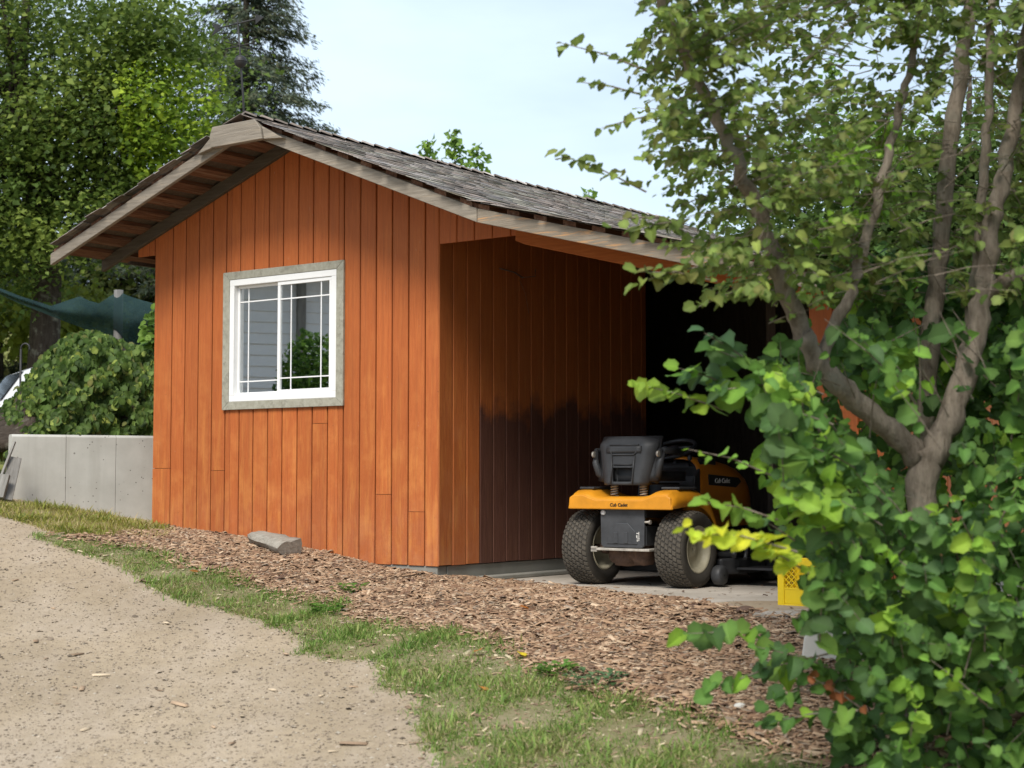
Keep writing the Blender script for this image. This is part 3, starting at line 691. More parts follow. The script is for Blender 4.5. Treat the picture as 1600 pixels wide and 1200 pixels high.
while yy < 6.0:
    o = link('ridge_cap', cap_me[int(RNG.integers(0, 3))], None, roof); o.location = (RIDGE + RNG.normal(0, .006), yy, ft(RIDGE) + .068); yy += .17
# window
win = empty('window', (0, 0, 0)); win.parent = shed
TX0, TX1, TZ0, TZ1, TW = -2.326, -.957, .583, 1.737, .078
def trim(pl): MB().prism(pl, 'y', -.024, -.001).build('window_trim', MAT['window_trim'], win, bevel=.003)
e = .0012
trim([(TX0, TZ1), (TX0 + TW, TZ1 - TW + .012), (TX1 - TW, TZ1 - TW + .012), (TX1, TZ1)])
trim([(TX0, TZ0), (TX1, TZ0), (TX1 - TW, TZ0 + TW - .012), (TX0 + TW, TZ0 + TW - .012)])
trim([(TX0, TZ0 + e), (TX0 + TW - e, TZ0 + TW - .012 + e), (TX0 + TW - e, TZ1 - TW + .012 - e), (TX0, TZ1 - e)])
trim([(TX1, TZ0 + e), (TX1, TZ1 - e), (TX1 - TW + e, TZ1 - TW + .012 - e), (TX1 - TW + e, TZ0 + TW - .012 + e)])
IX0, IX1, IZ0, IZ1 = TX0 + TW + .001, TX1 - TW - .001, TZ0 + TW - .011, TZ1 - TW + .011
def ring(mb, x0, x1, z0, z1, w, y0, y1):
    mb.box((x0, y0, z1 - w), (x1, y1, z1)); mb.box((x0, y0, z0), (x1, y1, z0 + w)); mb.box((x0, y0, z0 + w), (x0 + w, y1, z1 - w)); mb.box((x1 - w, y0, z0 + w), (x1, y1, z1 - w))
f_ = MB(); ring(f_, IX0, IX1, IZ0, IZ1, .052, -.020, .06); f_.build('window_frame', MAT['white_vinyl'], win, bevel=.003)
xm = -1.673
def sash(x0, x1, z0, z1, w, yf, mv, mh):
    so = MB(); ring(so, x0, x1, z0, z1, w, yf, yf + .03); s_ = so.build('sash', MAT['white_vinyl'], win, bevel=.002)
    MB().box((x0 + w, yf + .013, z0 + w), (x1 - w, yf + .017, z1 - w)).build('pane', MAT['window_glass'], win)
    for q in mv: MB().box((q - .005, yf + .0095, z0 + w), (q + .005, yf + .0125, z1 - w)).build('muntin', MAT['white_vinyl'], win)
    for q in mh: MB().box((x0 + w, yf + .0088, q - .005), (x1 - w, yf + .0094, q + .005)).build('muntin', MAT['white_vinyl'], win)
gz0, gz1 = IZ0 + .052, IZ1 - .052
sash(IX0 + .053, xm + .012, gz0 + .001, gz1 - .001, .022, .024, (-2.075, -1.722), (gz1 - .135, gz0 + .115))
sash(xm - .020, IX1 - .0525, gz0 + .0005, gz1 - .0005, .03, -.012, (-1.548, -1.215), (gz1 - .145, gz0 + .125))

# slab of the bay, in poured panels
slab = MB().box((-.01, -1.05, -1.25), (3.5, 5.71, SLAB - .012)).build('concrete_slab', MAT['footing_concrete'], kind='structure', label='pale concrete slab floor of the mower bay'); slab.matrix_world = SM
for (x0, x1) in ((.0, 1.72), (1.735, 3.49)):
    for (y0, y1) in ((-1.04, .42), (.432, 2.6), (2.612, 5.7)): MB().box((x0, y0, SLAB - .05), (x1, y1, SLAB)).build('slab_panel', MAT['concrete_slab'], slab, bevel=.006)

# weathervane
wv = empty('weathervane', tuple(SM @ Vector((-1.5, -.58, 2.80))), SROT, label='iron rod weathervane with ball on the shed roof peak', cat='weathervane')
top = Vector((-.035, -.04, .66))
rod = lambda t: Vector((0, 0, 0)).lerp(top, t)
MB().tube([(0, 0, -.14), rod(.3), rod(.75), rod(1.25)], [.010, .009, .008, .006], 8).build('rod', MAT['iron'], wv)
MB().lathe([(0.001, -.050)] + [(.05 * math.sin(a), -.05 * math.cos(a)) for a in np.linspace(.2, 2.94, 12)] + [(.001, .05)], seg=20, M=Matrix.Translation(rod(.74))).build('ball', MAT['iron'], wv)
MB().lathe([(.05, -.006), (.055, 0), (.05, .006)], seg=20, M=Matrix.Translation(rod(.74))).build('ball_band', MAT['iron'], wv)
ac = rod(.93)
MB().tube([ac + Vector((-.15, 0, .0)), ac, ac + Vector((.15, 0, 0))], .005, 6).tube([ac + Vector((0, -.15, 0)), ac, ac + Vector((0, .15, 0))], .005, 6).build('direction_arms', MAT['iron'], wv)
MB().tube([ac + Vector((.155, 0, -.02)), ac + Vector((.155, 0, .04))], .005, 6).tube([ac + Vector((.155, 0, .037)), ac + Vector((.19, 0, .037))], .005, 6).tube([ac + Vector((.155, 0, .01)), ac + Vector((.185, 0, .01))], .005, 6).tube([ac + Vector((.155, 0, -.018)), ac + Vector((.19, 0, -.018))], .005, 6).build('direction_letter', MAT['iron'], wv)
a2 = rod(1.2); MB().tube([a2 + Vector((-.22, 0, 0)), a2 + Vector((.2, 0, 0))], .006, 6).prism([(.2, -.04), (.29, 0), (.2, .04)], 'y', -.003, .003, M=Matrix.Translation(a2)).prism([(-.3, -.05), (-.2, -.02), (-.2, .02), (-.3, .05), (-.26, 0)], 'y', -.003, .003, M=Matrix.Translation(a2)).build('arrow', MAT['iron'], wv)

# ------------------------------------------------------------------ riding mower
def text_mesh(body, size, depth=.002):
    cu = bpy.data.curves.new('t', 'FONT'); cu.body = body; cu.size = size; cu.extrude = depth; cu.align_x = 'CENTER'; cu.align_y = 'CENTER'; cu.shear = .18; cu.resolution_u = 3; cu.offset = size * .012
    o = bpy.data.objects.new('t', cu); COL.objects.link(o); bpy.context.view_layer.update()
    me = bpy.data.meshes.new_from_object(o.evaluated_get(bpy.context.evaluated_depsgraph_get())); bpy.data.objects.remove(o); return me
mow = empty('riding_mower', tuple(SM @ Vector((1.31, .72, SLAB))), SROT, label='yellow and black riding lawn mower parked rear outward in the bay', cat='lawn mower')
def wheel(x, y, r, w, out, detail=True):
    wo_ = empty('wheel', (x, y, r)); wo_.parent = mow
    rr = r * .60; hw = w / 2
    prof = [(rr, -hw * .80), (rr * 1.06, -hw * .92), (r * .80, -hw), (r * .91, -hw * .96), (r * .968, -hw * .80), (r * .985, -hw * .5), (r * .99, 0), (r * .985, hw * .5), (r * .968, hw * .80), (r * .91, hw * .96), (r * .80, hw), (rr * 1.06, hw * .92), (rr, hw * .80)]
    MB().lathe(prof, 'x', 56).build('tyre', MAT['rubber'], wo_)
    if detail:
        tr = MB(); rows = 7; N = 42
        for j in range(rows):
            u = (j + .5) / rows * 2 - 1; xx = u * hw * .93; rad = np.interp(abs(u * .93), [0, .5, .8, .93, 1], [r * .99, r * .985, r * .966, r * .925, r * .88]); rad2 = np.interp(abs(u * .93) + .1, [0, .5, .8, .93, 1.05], [r * .99, r * .985, r * .966, r * .925, r * .86])
            bwid = 2 * hw * .93 / rows * .88
            for i in range(N):
                a = 2 * math.pi * (i + (.5 if j % 2 else 0)) / N; da = 2 * math.pi / N * .36; sk = .03
                vs = []
                for (dx, dA, dr) in [(-1,-1,-.006),(1,-1,-.006),(1,1,-.006),(-1,1,-.006),(-.86,-.82,.0075),(.86,-.82,.0075),(.86,.82,.0075),(-.86,.82,.0075)]:
                    A = a + dA * da + sk * dx * .8; side_r = np.interp(abs(xx + dx * bwid / 2) / hw, [0, .5, .8, .93, 1], [r * .99, r * .985, r * .966, r * .925, r * .88]); rr2 = side_r + dr; vs.append((xx + dx * bwid / 2, rr2 * math.cos(A), rr2 * math.sin(A)))
                tr.add(vs, [(4,5,6,7),(0,1,5,4),(1,2,6,5),(2,3,7,6),(3,0,4,7)])
        tr.build('tread', MAT['tread_rubber'], wo_)
    o_ = 1 if out > 0 else -1
    rim = [(rr * 1.05, o_ * hw * .86), (rr * 1.0, o_ * hw * .90), (rr * .93, o_ * hw * .80), (rr * .86, o_ * hw * .55), (rr * .80, o_ * hw * .42), (rr * .40, o_ * hw * .36), (rr * .33, o_ * hw * .48), (rr * .18, o_ * hw * .50), (.004, o_ * hw * .50)]
    MB().lathe(rim, 'x', 40).build('rim', MAT['cream_rim'], wo_, solid=.004)
    inn = [(rr * 1.04, -o_ * hw * .86), (rr * .98, -o_ * hw * .90), (rr * .92, -o_ * hw * .80), (rr * .88, -o_ * hw * .3), (rr * .78, o_ * hw * .30), (rr * .3, o_ * hw * .33), (.004, o_ * hw * .33)]
    MB().lathe(inn, 'x', 40).build('inner_rim', MAT['cream_rim'], wo_, solid=.004)
    return wo_
wheel(-.40, 0, .275, .235, -1); wheel(.40, 0, .275, .235, 1)
wheel(-.40, 1.15, .185, .15, -1, False); wheel(.40, 1.15, .185, .15, 1, False)
# rear fender
def fender_row(y, zt, zc, zb, wo):
    wo -= .014; h = [(.0, zc), (.16, zc), (.23, zc + (zt - zc) * .25), (.275, zc + (zt - zc) * .8), (.31, zt), (.40, zt), (wo - .035, zt - .008), (wo - .010, zt - .035), (wo, zt - .06 if zt - .06 > zb else zb + .002), (wo + .004, zb)]
    return [(-a, y, b) for a, b in h[::-1]] + [(a, y, b) for a, b in h[1:]]
rows = [(-.262, .600, .598, .562, .455), (-.262, .640, .622, .564, .452), (-.250, .668, .640, .566, .452), (-.20, .690, .648, .570, .458), (-.10, .700, .650, .582, .462), (.02, .702, .650, .590, .464), (.14, .690, .648, .570, .464), (.24, .655, .640, .520, .462), (.31, .590, .585, .465, .458), (.36, .520, .515, .42, .452), (.42, .44, .435, .37, .448)]
fm = MB().grid([fender_row(*q) for q in rows]); 
fen = fm.build('rear_fender', MAT['yellow_paint'], mow, solid=.010)
fr = fender_row(*rows[0]); MB().prism([(-.440, .560), (.440, .560), (.437, .6), (.433, .645), (.40, .664), (.31, .664), (.275, .652), (.20, .628), (-.20, .628), (-.275, .652), (-.31, .664), (-.40, .664), (-.433, .645), (-.437, .6)], 'y', -.272, -.252).build('rear_band', MAT['yellow_paint'], fen, bevel=.008)
def decal(name, body, size, M, m, parent):
    o = link(name, text_mesh(body, size), m, parent); o.matrix_local = M; return o
decal('lettering', 'Cub Cadet', .034, Matrix.Translation((.0, -.274, .592)) @ Matrix.Rotation(R(90), 4, 'X'), MAT['print_black'], fen)
for s in (-1, 1):
    MB().prism([(s * .29, -.16), (s * .43, -.14), (s * .435, .10), (s * .28, .14)][::s], 'z', .7045, .722).build('fender_pad', MAT['grey_plastic'], mow, bevel=.006)
# rear plate, hitch, axle
pl = MB().prism([(-.185, .30), (-.165, .283), (.165, .283), (.185, .30), (.19, .565), (-.19, .565)], 'y', -.225, -.205).build('rear_plate', MAT['plate_metal'], mow, bevel=.006)
MB().prism([(-.13, .31), (.13, .31), (.115, .40), (.05, .46), (-.05, .46), (-.115, .40)], 'y', -.231, -.2245).build('pressing', MAT['plate_metal'], pl, bevel=.003)
for x in (-.05, .035): MB().box((x - .018, -.237, .315), (x + .018, -.2305, .395)).build('rib', MAT['plate_metal'], pl, bevel=.003)
MB().lathe([(.006, -.012), (.018, -.012), (.018, 0)], 'y', 20, M=Matrix.Translation((-.16, -.225, .535))).lathe([(.0005, -.012), (.006, -.012)], 'y', 12, M=Matrix.Translation((-.16, -.225, .535))).build('washer', MAT['washer'], pl)
st = MB()
for (x0, z0, x1, z1) in [(.06, .345, .068, .385), (.118, .355, .13, .375), (.122, .385, .14, .392), (.125, .33, .133, .345), (.14, .335, .145, .40), (.128, .352, .15, .356)]: st.box((x0, -.2265, z0), (x1, -.2253, z1))
st.build('worn_sticker', MAT['print_white'], pl)
MB().box((-.25, -.262, .262), (.25, -.10, .279)).box((-.25, -.262, .250), (-.20, -.245, .29)).build('hitch_plate', MAT['bare_metal'], mow, bevel=.003)
MB().tube([(-.38, 0, .275), (-.2, 0, .275)], .022, 12).tube([(.2, 0, .275), (.38, 0, .275)], .022, 12).tube([(-.31, 0, .275), (-.27, 0, .275)], .05, 14).tube([(.27, 0, .275), (.31, 0, .275)], .05, 14).build('axle', MAT['rust_metal'], mow)
tx = MB(); tx.box((-.17, -.17, .17), (.0, .16, .34), bev=.03); tx.box((-.02, -.15, .18), (.16, .15, .33), bev=.03); tx.lathe([(.001, .04), (.09, .05), (.11, .09), (.11, .16)], 'z', 18, M=Matrix.Translation((-.06, -.06, .1))); tx.lathe([(.001, .04), (.07, .05), (.085, .09), (.085, .16)], 'z', 18, M=Matrix.Translation((.09, -.08, .11)))
tx.build('transaxle', MAT['rust_metal'], mow)
MB().box((-.19, -.20, .30), (-.165, 1.25, .44)).box((.165, -.20, .30), (.19, 1.25, .44)).box((-.165, .2, .40), (.165, .9, .43)).build('chassis', MAT['dark_metal'], mow, bevel=.004)
MB().box((-.19, -.20, .50), (.19, .3, .618)).build('fuel_cover', MAT['black_plastic'], mow, bevel=.01)
MB().tube([(.23, -.215, .47), (.17, -.215, .47)], .008, 8).tube([(.235, -.215, .47), (.225, -.215, .47)], .016, 8).build('bolt', MAT['bare_metal'], mow)
# seat
seat = empty('seat', (0, 0, 0)); seat.parent = mow
def sheet_seat(x0b, x0t, nb=14):
    pass
def back_pt(u, v, off):                                    # u -1..1 across, v 0..1 up
    hw = .185 + .065 * min(1, v * 1.25); rnd = max(0, v - .86) / .14; hw -= .035 * rnd ** 2
    edge = max(0, abs(u) - .6) / .4
    y = -.215 + .045 * (1 - v) * (-.3) + .03 * v + off + .055 * edge ** 2 + .03 * max(0, v - .8) / .2
    return (u * hw, y, .735 + .355 * v - .02 * rnd * abs(u) ** 3)
us = np.linspace(-1, 1, 21); vs_ = np.linspace(0, 1, 15)
shell = MB()
F0 = [[back_pt(u, v, 0) for u in us] for v in vs_]; F1 = [[back_pt(u * .99, v, .055 + .02 * (1 - abs(u))) for u in us] for v in vs_]
hole = lambda i, j: (1 <= i <= 4 and 6 <= j <= 13)
vv = [p for row in F0 for p in row] + [p for row in F1 for p in row]; nU = 21; nT = 15 * 21; fs = []
for i in range(14):
    for j in range(20):
        if hole(i, j): continue
        a = i * nU + j; fs.append((a, a + 1, a + nU + 1, a + nU)); fs.append((nT + a, nT + a + nU, nT + a + nU + 1, nT + a + 1))
for j in range(20): fs.append((j, nT + j, nT + j + 1, j + 1)); b = 14 * nU; fs.append((b + j, b + j + 1, nT + b + j + 1, nT + b + j))
for i in range(14): fs.append((i * nU, (i + 1) * nU, nT + (i + 1) * nU, nT + i * nU)); b = nU - 1; fs.append((i * nU + b, nT + i * nU + b, nT + (i + 1) * nU + b, (i + 1) * nU + b))
for j in range(6, 14):
    for i in (1, 5): fs.append((i * nU + j, i * nU + j + 1, nT + i * nU + j + 1, nT + i * nU + j))
for i in range(1, 5):
    for j in (6, 14): fs.append((i * nU + j, (i + 1) * nU + j, nT + (i + 1) * nU + j, nT + i * nU + j))
shell.add(vv, fs, True).build('backrest_shell', MAT['grey_plastic'], seat)
fp = lambda u, v: Vector(back_pt(u, v, -.006))
def groove(path, r_=.0055): MB().tube([fp(*q) for q in path], r_, 6).build('moulded_rib', MAT['grey_plastic'], seat)
groove([(-.50, .82), (.50, .82), (.44, .66), (.40, .62), (-.40, .62), (-.44, .66), (-.50, .82)]); groove([(-.42, .60), (-.44, .3), (-.5, .02)]); groove([(.42, .60), (.44, .3), (.5, .02)]); groove([(-.36, .42), (.36, .42)], .004)
MB().grid([[(u * .15 , Vector(back_pt(u*.4, v, -.003)).y - .004, Vector(back_pt(0, v, 0)).z) for u in np.linspace(-1, 1, 7)] for v in np.linspace(.66, .8, 4)]).build('rear_panel', MAT['grey_plastic'], seat, solid=.004)
MB().grid([[(u * .25, Vector(back_pt(u * .9, v, .075)).y + .02 * (1 - u * u), .76 + .32 * v) for u in np.linspace(-1, 1, 11)] for v in np.linspace(0, 1, 8)]).build('back_cushion', MAT['black_plastic'], seat, solid=.05)
cush = MB(); 
cush.grid([[(.24 * (abs(math.cos(a)) ** .5) * (1 if math.cos(a) > 0 else -1), .12 + .25 * (abs(math.sin(a)) ** .5) * (1 if math.sin(a) > 0 else -1), z) if s_ else (0, .12, z) for a in np.linspace(0, 2 * math.pi, 33)] for (z, s_) in ((.765, 0), (.765, 1), (.80, 1), (.835, 1), (.825, 0))])
cush.build('seat_cushion', MAT['black_plastic'], seat)
for s in (-1, 1):
    MB().tube([(s * .215, -.10, .76), (s * .255, -.14, .82), (s * .278, -.15, .90), (s * .285, -.12, .965)], [.020, .028, .026, .018], 8).build('side_bolster', MAT['grey_plastic'], seat)
    arm = MB().box((s * .275 - .018, -.165, .90), (s * .275 + .018, -.12, 1.0), bev=.012).tube([(s * .285, -.13, .985), (s * .29, .12, .975)], [.022, .026], 10)
    arm.build('armrest', MAT['black_plastic'], seat)
    MB().tube([(s * .27, -.175, .96), (s * .285, -.175, .96)], .022, 12).build('armrest_pivot', MAT['bare_metal'], seat)
    hel = [(s * .125 + .026 * math.cos(a), -.13 + .026 * math.sin(a), .655 + .082 * a / (2 * math.pi * 4.5)) for a in np.linspace(0, 2 * math.pi * 4.5, 70)]
    MB().tube(hel, .0048, 6).build('spring', MAT['bare_metal'], seat)
MB().box((-.17, -.17, .738), (.17, .30, .752)).build('seat_pan', MAT['dark_metal'], seat, bevel=.004)
# steering, dash, hood
MB().tube([(0, .62, .55), (0, .52, .96)], [.03, .022], 12).build('steering_column', MAT['black_plastic'], mow)
sw = empty('steering_wheel', (0.0, .49, 1.005)); sw.parent = mow; sw.rotation_euler = (R(24), 0, 0)
MB().tube([(.175 * math.cos(a), .175 * math.sin(a), 0) for a in np.linspace(0, 2 * math.pi, 41)], .0155, 10, cap=False).build('rim', MAT['black_plastic'], sw)
MB().lathe([(.001, .022), (.045, .018), (.06, -.01), (.04, -.05)], 'z', 20).build('hub', MAT['black_plastic'], sw)
for a in (.3, math.pi - .3, -math.pi / 2): MB().tube([(.04 * math.cos(a), .04 * math.sin(a), 0), (.172 * math.cos(a), .172 * math.sin(a), 0)], [.018, .012], 8).build('spoke', MAT['black_plastic'], sw)
dash = MB().prism([(.40, .45), (.44, .60), (.50, .80), (.49, .885), (.56, .935), (.70, .945), (.78, .93), (.80, .45)], 'x', -.215, .215).build('dash_panel', MAT['black_plastic'], mow, bevel=.02)
MB().tube([(.14, .50, .88), (.20, .40, .93)], .008, 8).lathe([(.001, .02), (.018, .012), (.016, -.02)], 'z', 12, M=Matrix.Translation((.20, .40, .94))).build('throttle_lever', MAT['black_plastic'], mow)
def hood_row(y, hw, zt, zb):
    sec = [(-hw, zb), (-hw, zb + (zt - zb) * .55), (-hw * .97, zt - .10), (-hw * .86, zt - .045), (-hw * .70, zt - .012), (-hw * .4, zt), (0, zt + .004)]
    return [(a, y, b) for a, b in sec] + [(-a, y, b) for a, b in sec[:-1][::-1]]
hr = [(.475, .235, .930, .56), (.52, .238, .945, .54), (.62, .242, .945, .52), (.80, .245, .928, .50), (1.0, .245, .90, .49), (1.15, .24, .868, .48), (1.26, .228, .82, .48), (1.33, .205, .74, .49), (1.36, .18, .66, .51)]
hood = MB().grid([hood_row(*q) for q in hr]).add([hood_row(*hr[-1])[i] for i in range(13)], [tuple(range(13))]).build('hood', MAT['orange_hood'], mow, solid=.008)
for s in (-1, 1):
    pnl = MB().prism([(.60, .815), (.60, .735), (1.02, .715), (1.10, .76), (1.06, .79)], 'x', s * .2475 - .004, s * .2475 + .004).build('decal_panel', MAT['print_black'], hood)
    MB().prism([(.44, .40), (.44, .56), (.50, .60), (1.30, .52), (1.30, .42)], 'x', s * .215 - .012, s * .215 + .012).build('lower_side_panel', MAT['orange_hood'], mow, bevel=.004)
    MB().prism([(.475, .56), (.475, .86), (.40, .80), (.36, .60)], 'x', s * .235 - .012, s * .235 + .012).build('cowl_side', MAT['black_plastic'], mow, bevel=.006)
decal('lettering', 'Cub Cadet', .052, Matrix.Translation((.2535, .80, .765)) @ Matrix.Rotation(R(90), 4, 'Z') @ Matrix.Rotation(R(90), 4, 'X'), MAT['print_white'], hood)
for s in (-1, 1):
    MB().box((s * .34 - .12, .30, .335), (s * .34 + .12, .95, .352)).box((s * .46 - .008, .30, .30), (s * .46 + .008, .95, .36)).build('footrest', MAT['black_plastic'], mow, bevel=.006)
MB().box((-.34, 1.10, .15), (.34, 1.20, .21)).build('front_axle', MAT['dark_metal'], mow, bevel=.008)
MB().box((-.2, 1.30, .30), (.2, 1.42, .5)).build('front_grille', MAT['black_plastic'], mow, bevel=.03)
dk = MB(); out = [(-.56, .40), (-.50, .30), (-.1, .27), (.1, .27), (.52, .30), (.60, .42), (.62, .72), (.52, .98), (.2, 1.05), (-.2, 1.05), (-.5, .95), (-.58, .7)]
dk.prism(out, 'z', .085, .20); dk.prism([(a * .9, .65 + (b - .65) * .86) for a, b in out], 'z', .2005, .245)
deck_ = dk.build('mower_deck', MAT['dark_metal'], mow, bevel=.015)
for x in (-.33, .36):
    MB().lathe([(.16, 0), (.155, .05), (.13, .075), (.04, .082), (.03, .12), (.001, .12)], 'z', 28, M=Matrix.Translation((x, .68, .243))).build('belt_cover', MAT['black_plastic'], deck_)
MB().tube([(.62, .30, .22), (.60, .36, .27), (.56, .46, .31), (.50, .58, .315), (.44, .72, .30)], [.02, .022, .024, .022, .02], 8).tube([(.66, .40, .20), (.64, .46, .25), (.60, .54, .29), (.54, .66, .30)], .014, 8).build('chute_arch', MAT['dark_metal'], deck_)
for (x, y) in ((.56, .20), (-.54, .20), (.5, 1.08)):
    MB().lathe([(.005, -.04), (.06, -.04), (.072, -.025), (.072, .025), (.06, .04), (.005, .04)], 'x', 24, M=Matrix.Translation((x, y, .085))).build('gauge_wheel', MAT['grey_plastic'], deck_)
    MB().box((x - .055, y - .012, .07), (x - .045, y + .10, .15)).build('gauge_bracket', MAT['dark_metal'], deck_)
MB().prism([(.60, .38), (.88, .40), (.90, .62), (.62, .74)], 'z', .12, .135).build('discharge_chute', MAT['black_plastic'], deck_)

# ------------------------------------------------------------------ things around the shed
# concrete wall
cw0, cw1 = at(17, 780, 14.15), at(247, 812, 14.7); d_ = (cw1 - cw0); d_.z = 0; ln = d_.length; rz = math.atan2(d_.y, d_.x)
cw = empty('concrete_wall', (cw0.x, cw0.y, 0), rz, label='low grey concrete wall left of the orange shed', cat='wall')
zt = .405
MB().box((.012, .03, -1.0), (ln, .20, zt - .03)).build('core', MAT['concrete_wall'], cw)
for (a, b) in ((0, .36), (.362, .70), (.702, 1.0)):
    MB().prism([(0, -1.0), (0, zt - .02), (.02, zt), (.20, zt), (.22, zt - .02), (.22, -1.0)], 'x', a * ln, b * ln).build('wall_panel', MAT['concrete_wall'], cw, bevel=.003)
# old boards leaning on it
def plank(name, p0, p1, w, th, m, label, cat, group=None, roll=0., k=0):
    p0, p1 = Vector(p0), Vector(p1); d = p1 - p0; q = d.to_track_quat('Z', 'Y'); o = MB().box((-w / 2, -th / 2, 0), (w / 2, th / 2, d.length), bev=.003).build(name, m, **{})
    o.location = p0; o.rotation_mode = 'QUATERNION'; o.rotation_quaternion = q @ Matrix.Rotation(roll, 3, 'Z').to_quaternion(); return props(o, label, cat, group)
g0 = gpt(3, 790)
def rel(px, py, dep): return at(px, py, dep)
plank('weathered_board', rel(9, 782, 13.65), rel(24, 716, 13.98), .105, .035, MAT['grey_wood'], 'split grey board leaning on the left end of the concrete wall', 'board', roll=.25)
plank('weathered_board', rel(-4, 778, 13.6), rel(6, 742, 13.7), .11, .035, MAT['grey_wood'], 'short grey board stub at the left edge by the concrete wall', 'board', roll=.1)
plank('weathered_stake', rel(-6, 765, 13.7), rel(23, 690, 14.0), .022, .022, MAT['grey_wood'], 'thin dark pointed stake leaning on the concrete wall end', 'stake')
# firewood log by the wall
lp0, lp1 = at(393, 838, 12.62), at(456, 846, 12.25); lp0.z = float(gz(lp0.x, lp0.y)) + .075; lp1.z = float(gz(lp1.x, lp1.y)) + .07
dl = lp1 - lp0; pts = []; N = 14
for i in range(9):
    t = i / 8; c = lp0 + dl * t; row = []
    for k in range(N):
        a = 2 * math.pi * k / N; r_ = (.066 + .032 * t) * (1 + .12 * math.sin(a * 3 + t * 2) + (-.42 if (k in (3, 4) and t > .5) else 0)) * (.55 if i == 0 else 1)
        s_ = dl.normalized().cross(Vector((0, 0, 1))).normalized(); u_ = s_.cross(dl.normalized()); r_ *= RNG.uniform(.9, 1.1); row.append(tuple(c + s_ * math.cos(a) * r_ * 1.15 + u_ * math.sin(a) * r_ * .85))
    row.append(row[0]); pts.append(row)
lm = MB().grid(pts); lm.add([p for p in pts[-1][:-1]], [tuple(range(N))]); lm.add([p for p in pts[0][:-1]], [tuple(range(N))[::-1]])
lm.build('firewood_log', MAT['log_wood'], label='split grey firewood log lying on mulch under the window', cat='log')
# rock and dry weed at the corner
def rock(name, p, r, label, m='concrete_block', seed=0):
    rg = np.random.default_rng(seed); rows = []
    for i in range(7):
        ph = math.pi * i / 6; rows.append([(r * math.sin(ph) * math.cos(a) * (1 + .16 * math.sin(2 * a + seed)) * rg.uniform(.9, 1.1), r * .8 * math.sin(ph) * math.sin(a) * rg.uniform(.9, 1.1), r * .62 * math.cos(ph)) for a in np.linspace(0, 2 * math.pi, 11)[:-1]])
        rows[-1].append(rows[-1][0])
    o = MB().grid(rows).build(name, MAT[m], label=label, cat='stone'); o.location = p; return o
for (px, py, r, lb, sd) in ((1156, 1113, .026, 'small pale round stone on mulch at the lower right', 1), (1165, 964, .05, 'dark flat stone on mulch at the slab edge', 2), (188, 928, .026, 'pale grey pebble at the edge of the drive', 3), (707, 903, .03, 'grey stone lying against the shed corner footing', 4)):
    p = gpt(px, py); p.z += r * .3 + (.02 if px > 600 else 0); rock('stone', p, r, lb, 'rust_metal' if sd == 2 else 'concrete_block', sd)
wd = empty('dry_weed', tuple(gpt(688, 899)), label='dried straw weed at the orange shed corner', cat='weed')
for k, (dx, dz, w) in enumerate(((-.12, .16, .006), (.14, .17, .008), (-.05, .1, .005), (.07, .09, .006), (.02, .14, .004), (-.02, .06, .005))):
    MB().tube([(0, -.03, 0), (dx * .4, -.04, dz * .65), (dx, -.05, dz)], [w * .5, w, w * .6], 5).build('stalk', MAT['web'], wd)
# bracket hooks and cobweb under the bay roof
hk = empty('wall_bracket', tuple(SM @ Vector((.02, .95, 1.62))), SROT, label='bent pale wire bracket high on the bay wall', cat='bracket')
MB().tube([(0, -.22, .05), (.02, -.05, .035), (.03, .05, .0)], .007, 6).build('arm', MAT['rust_metal'], hk)
MB().tube([(.03, .02, 0), (.07, .16, .02), (.07, .165, .08)], .004, 6).tube([(.03, .0, -.02), (.03, .08, -.12), (.03, .13, -.28)], .002, 5).build('hook', MAT['rust_metal'], hk)
# timber stacked upright behind the mower
for k, (a, y, da, dy, w, lb) in enumerate(((1.95, 1.95, .10, .5, .13, 'wide grey plank leaning upright behind the mower hood'), (2.22, 2.0, .02, .55, .09, 'narrow grey plank leaning beside the wide plank in the bay'), (2.45, 1.9, -.35, .4, .05, 'thin slanted batten leaning across the planks in the bay'))):
    p0 = SM @ Vector((a, y, SLAB + .01)); p1 = SM @ Vector((a + da, y + dy, SLAB + 1.55)); plank('leaning_plank', p0, p1, w, .03, MAT['lean_wood'], lb, 'plank', 'planks leaning in the mower bay', roll=SROT)
# milk crate
cr = empty('milk_crate', tuple(SM @ Vector((3.0, -.36, SLAB))), SROT + R(6), label='yellow plastic milk crate on the slab beside the leafy bush', cat='crate')
CWD, CH = .33, .28
for (lo, hi) in (((0, 0, 0), (CWD, CWD, .012)),): MB().box(lo, hi).build('base', MAT['crate_plastic'], cr, bevel=.003)
MB().box((0, 0, CH - .035), (CWD, .012, CH)).box((0, CWD - .012, CH - .035), (CWD, CWD, CH)).box((0, .0125, CH - .035), (.012, CWD - .0125, CH)).box((CWD - .012, .0125, CH - .035), (CWD, CWD - .0125, CH)).build('top_rim', MAT['crate_plastic'], cr, bevel=.003)
for (x, y) in ((0, 0), (CWD - .035, 0), (0, CWD - .035), (CWD - .035, CWD - .035)):
    MB().box((x - .004, y - .004, .0), (x + .039, y + .039, CH - .036)).build('corner_post', MAT['crate_plastic'], cr, bevel=.004)
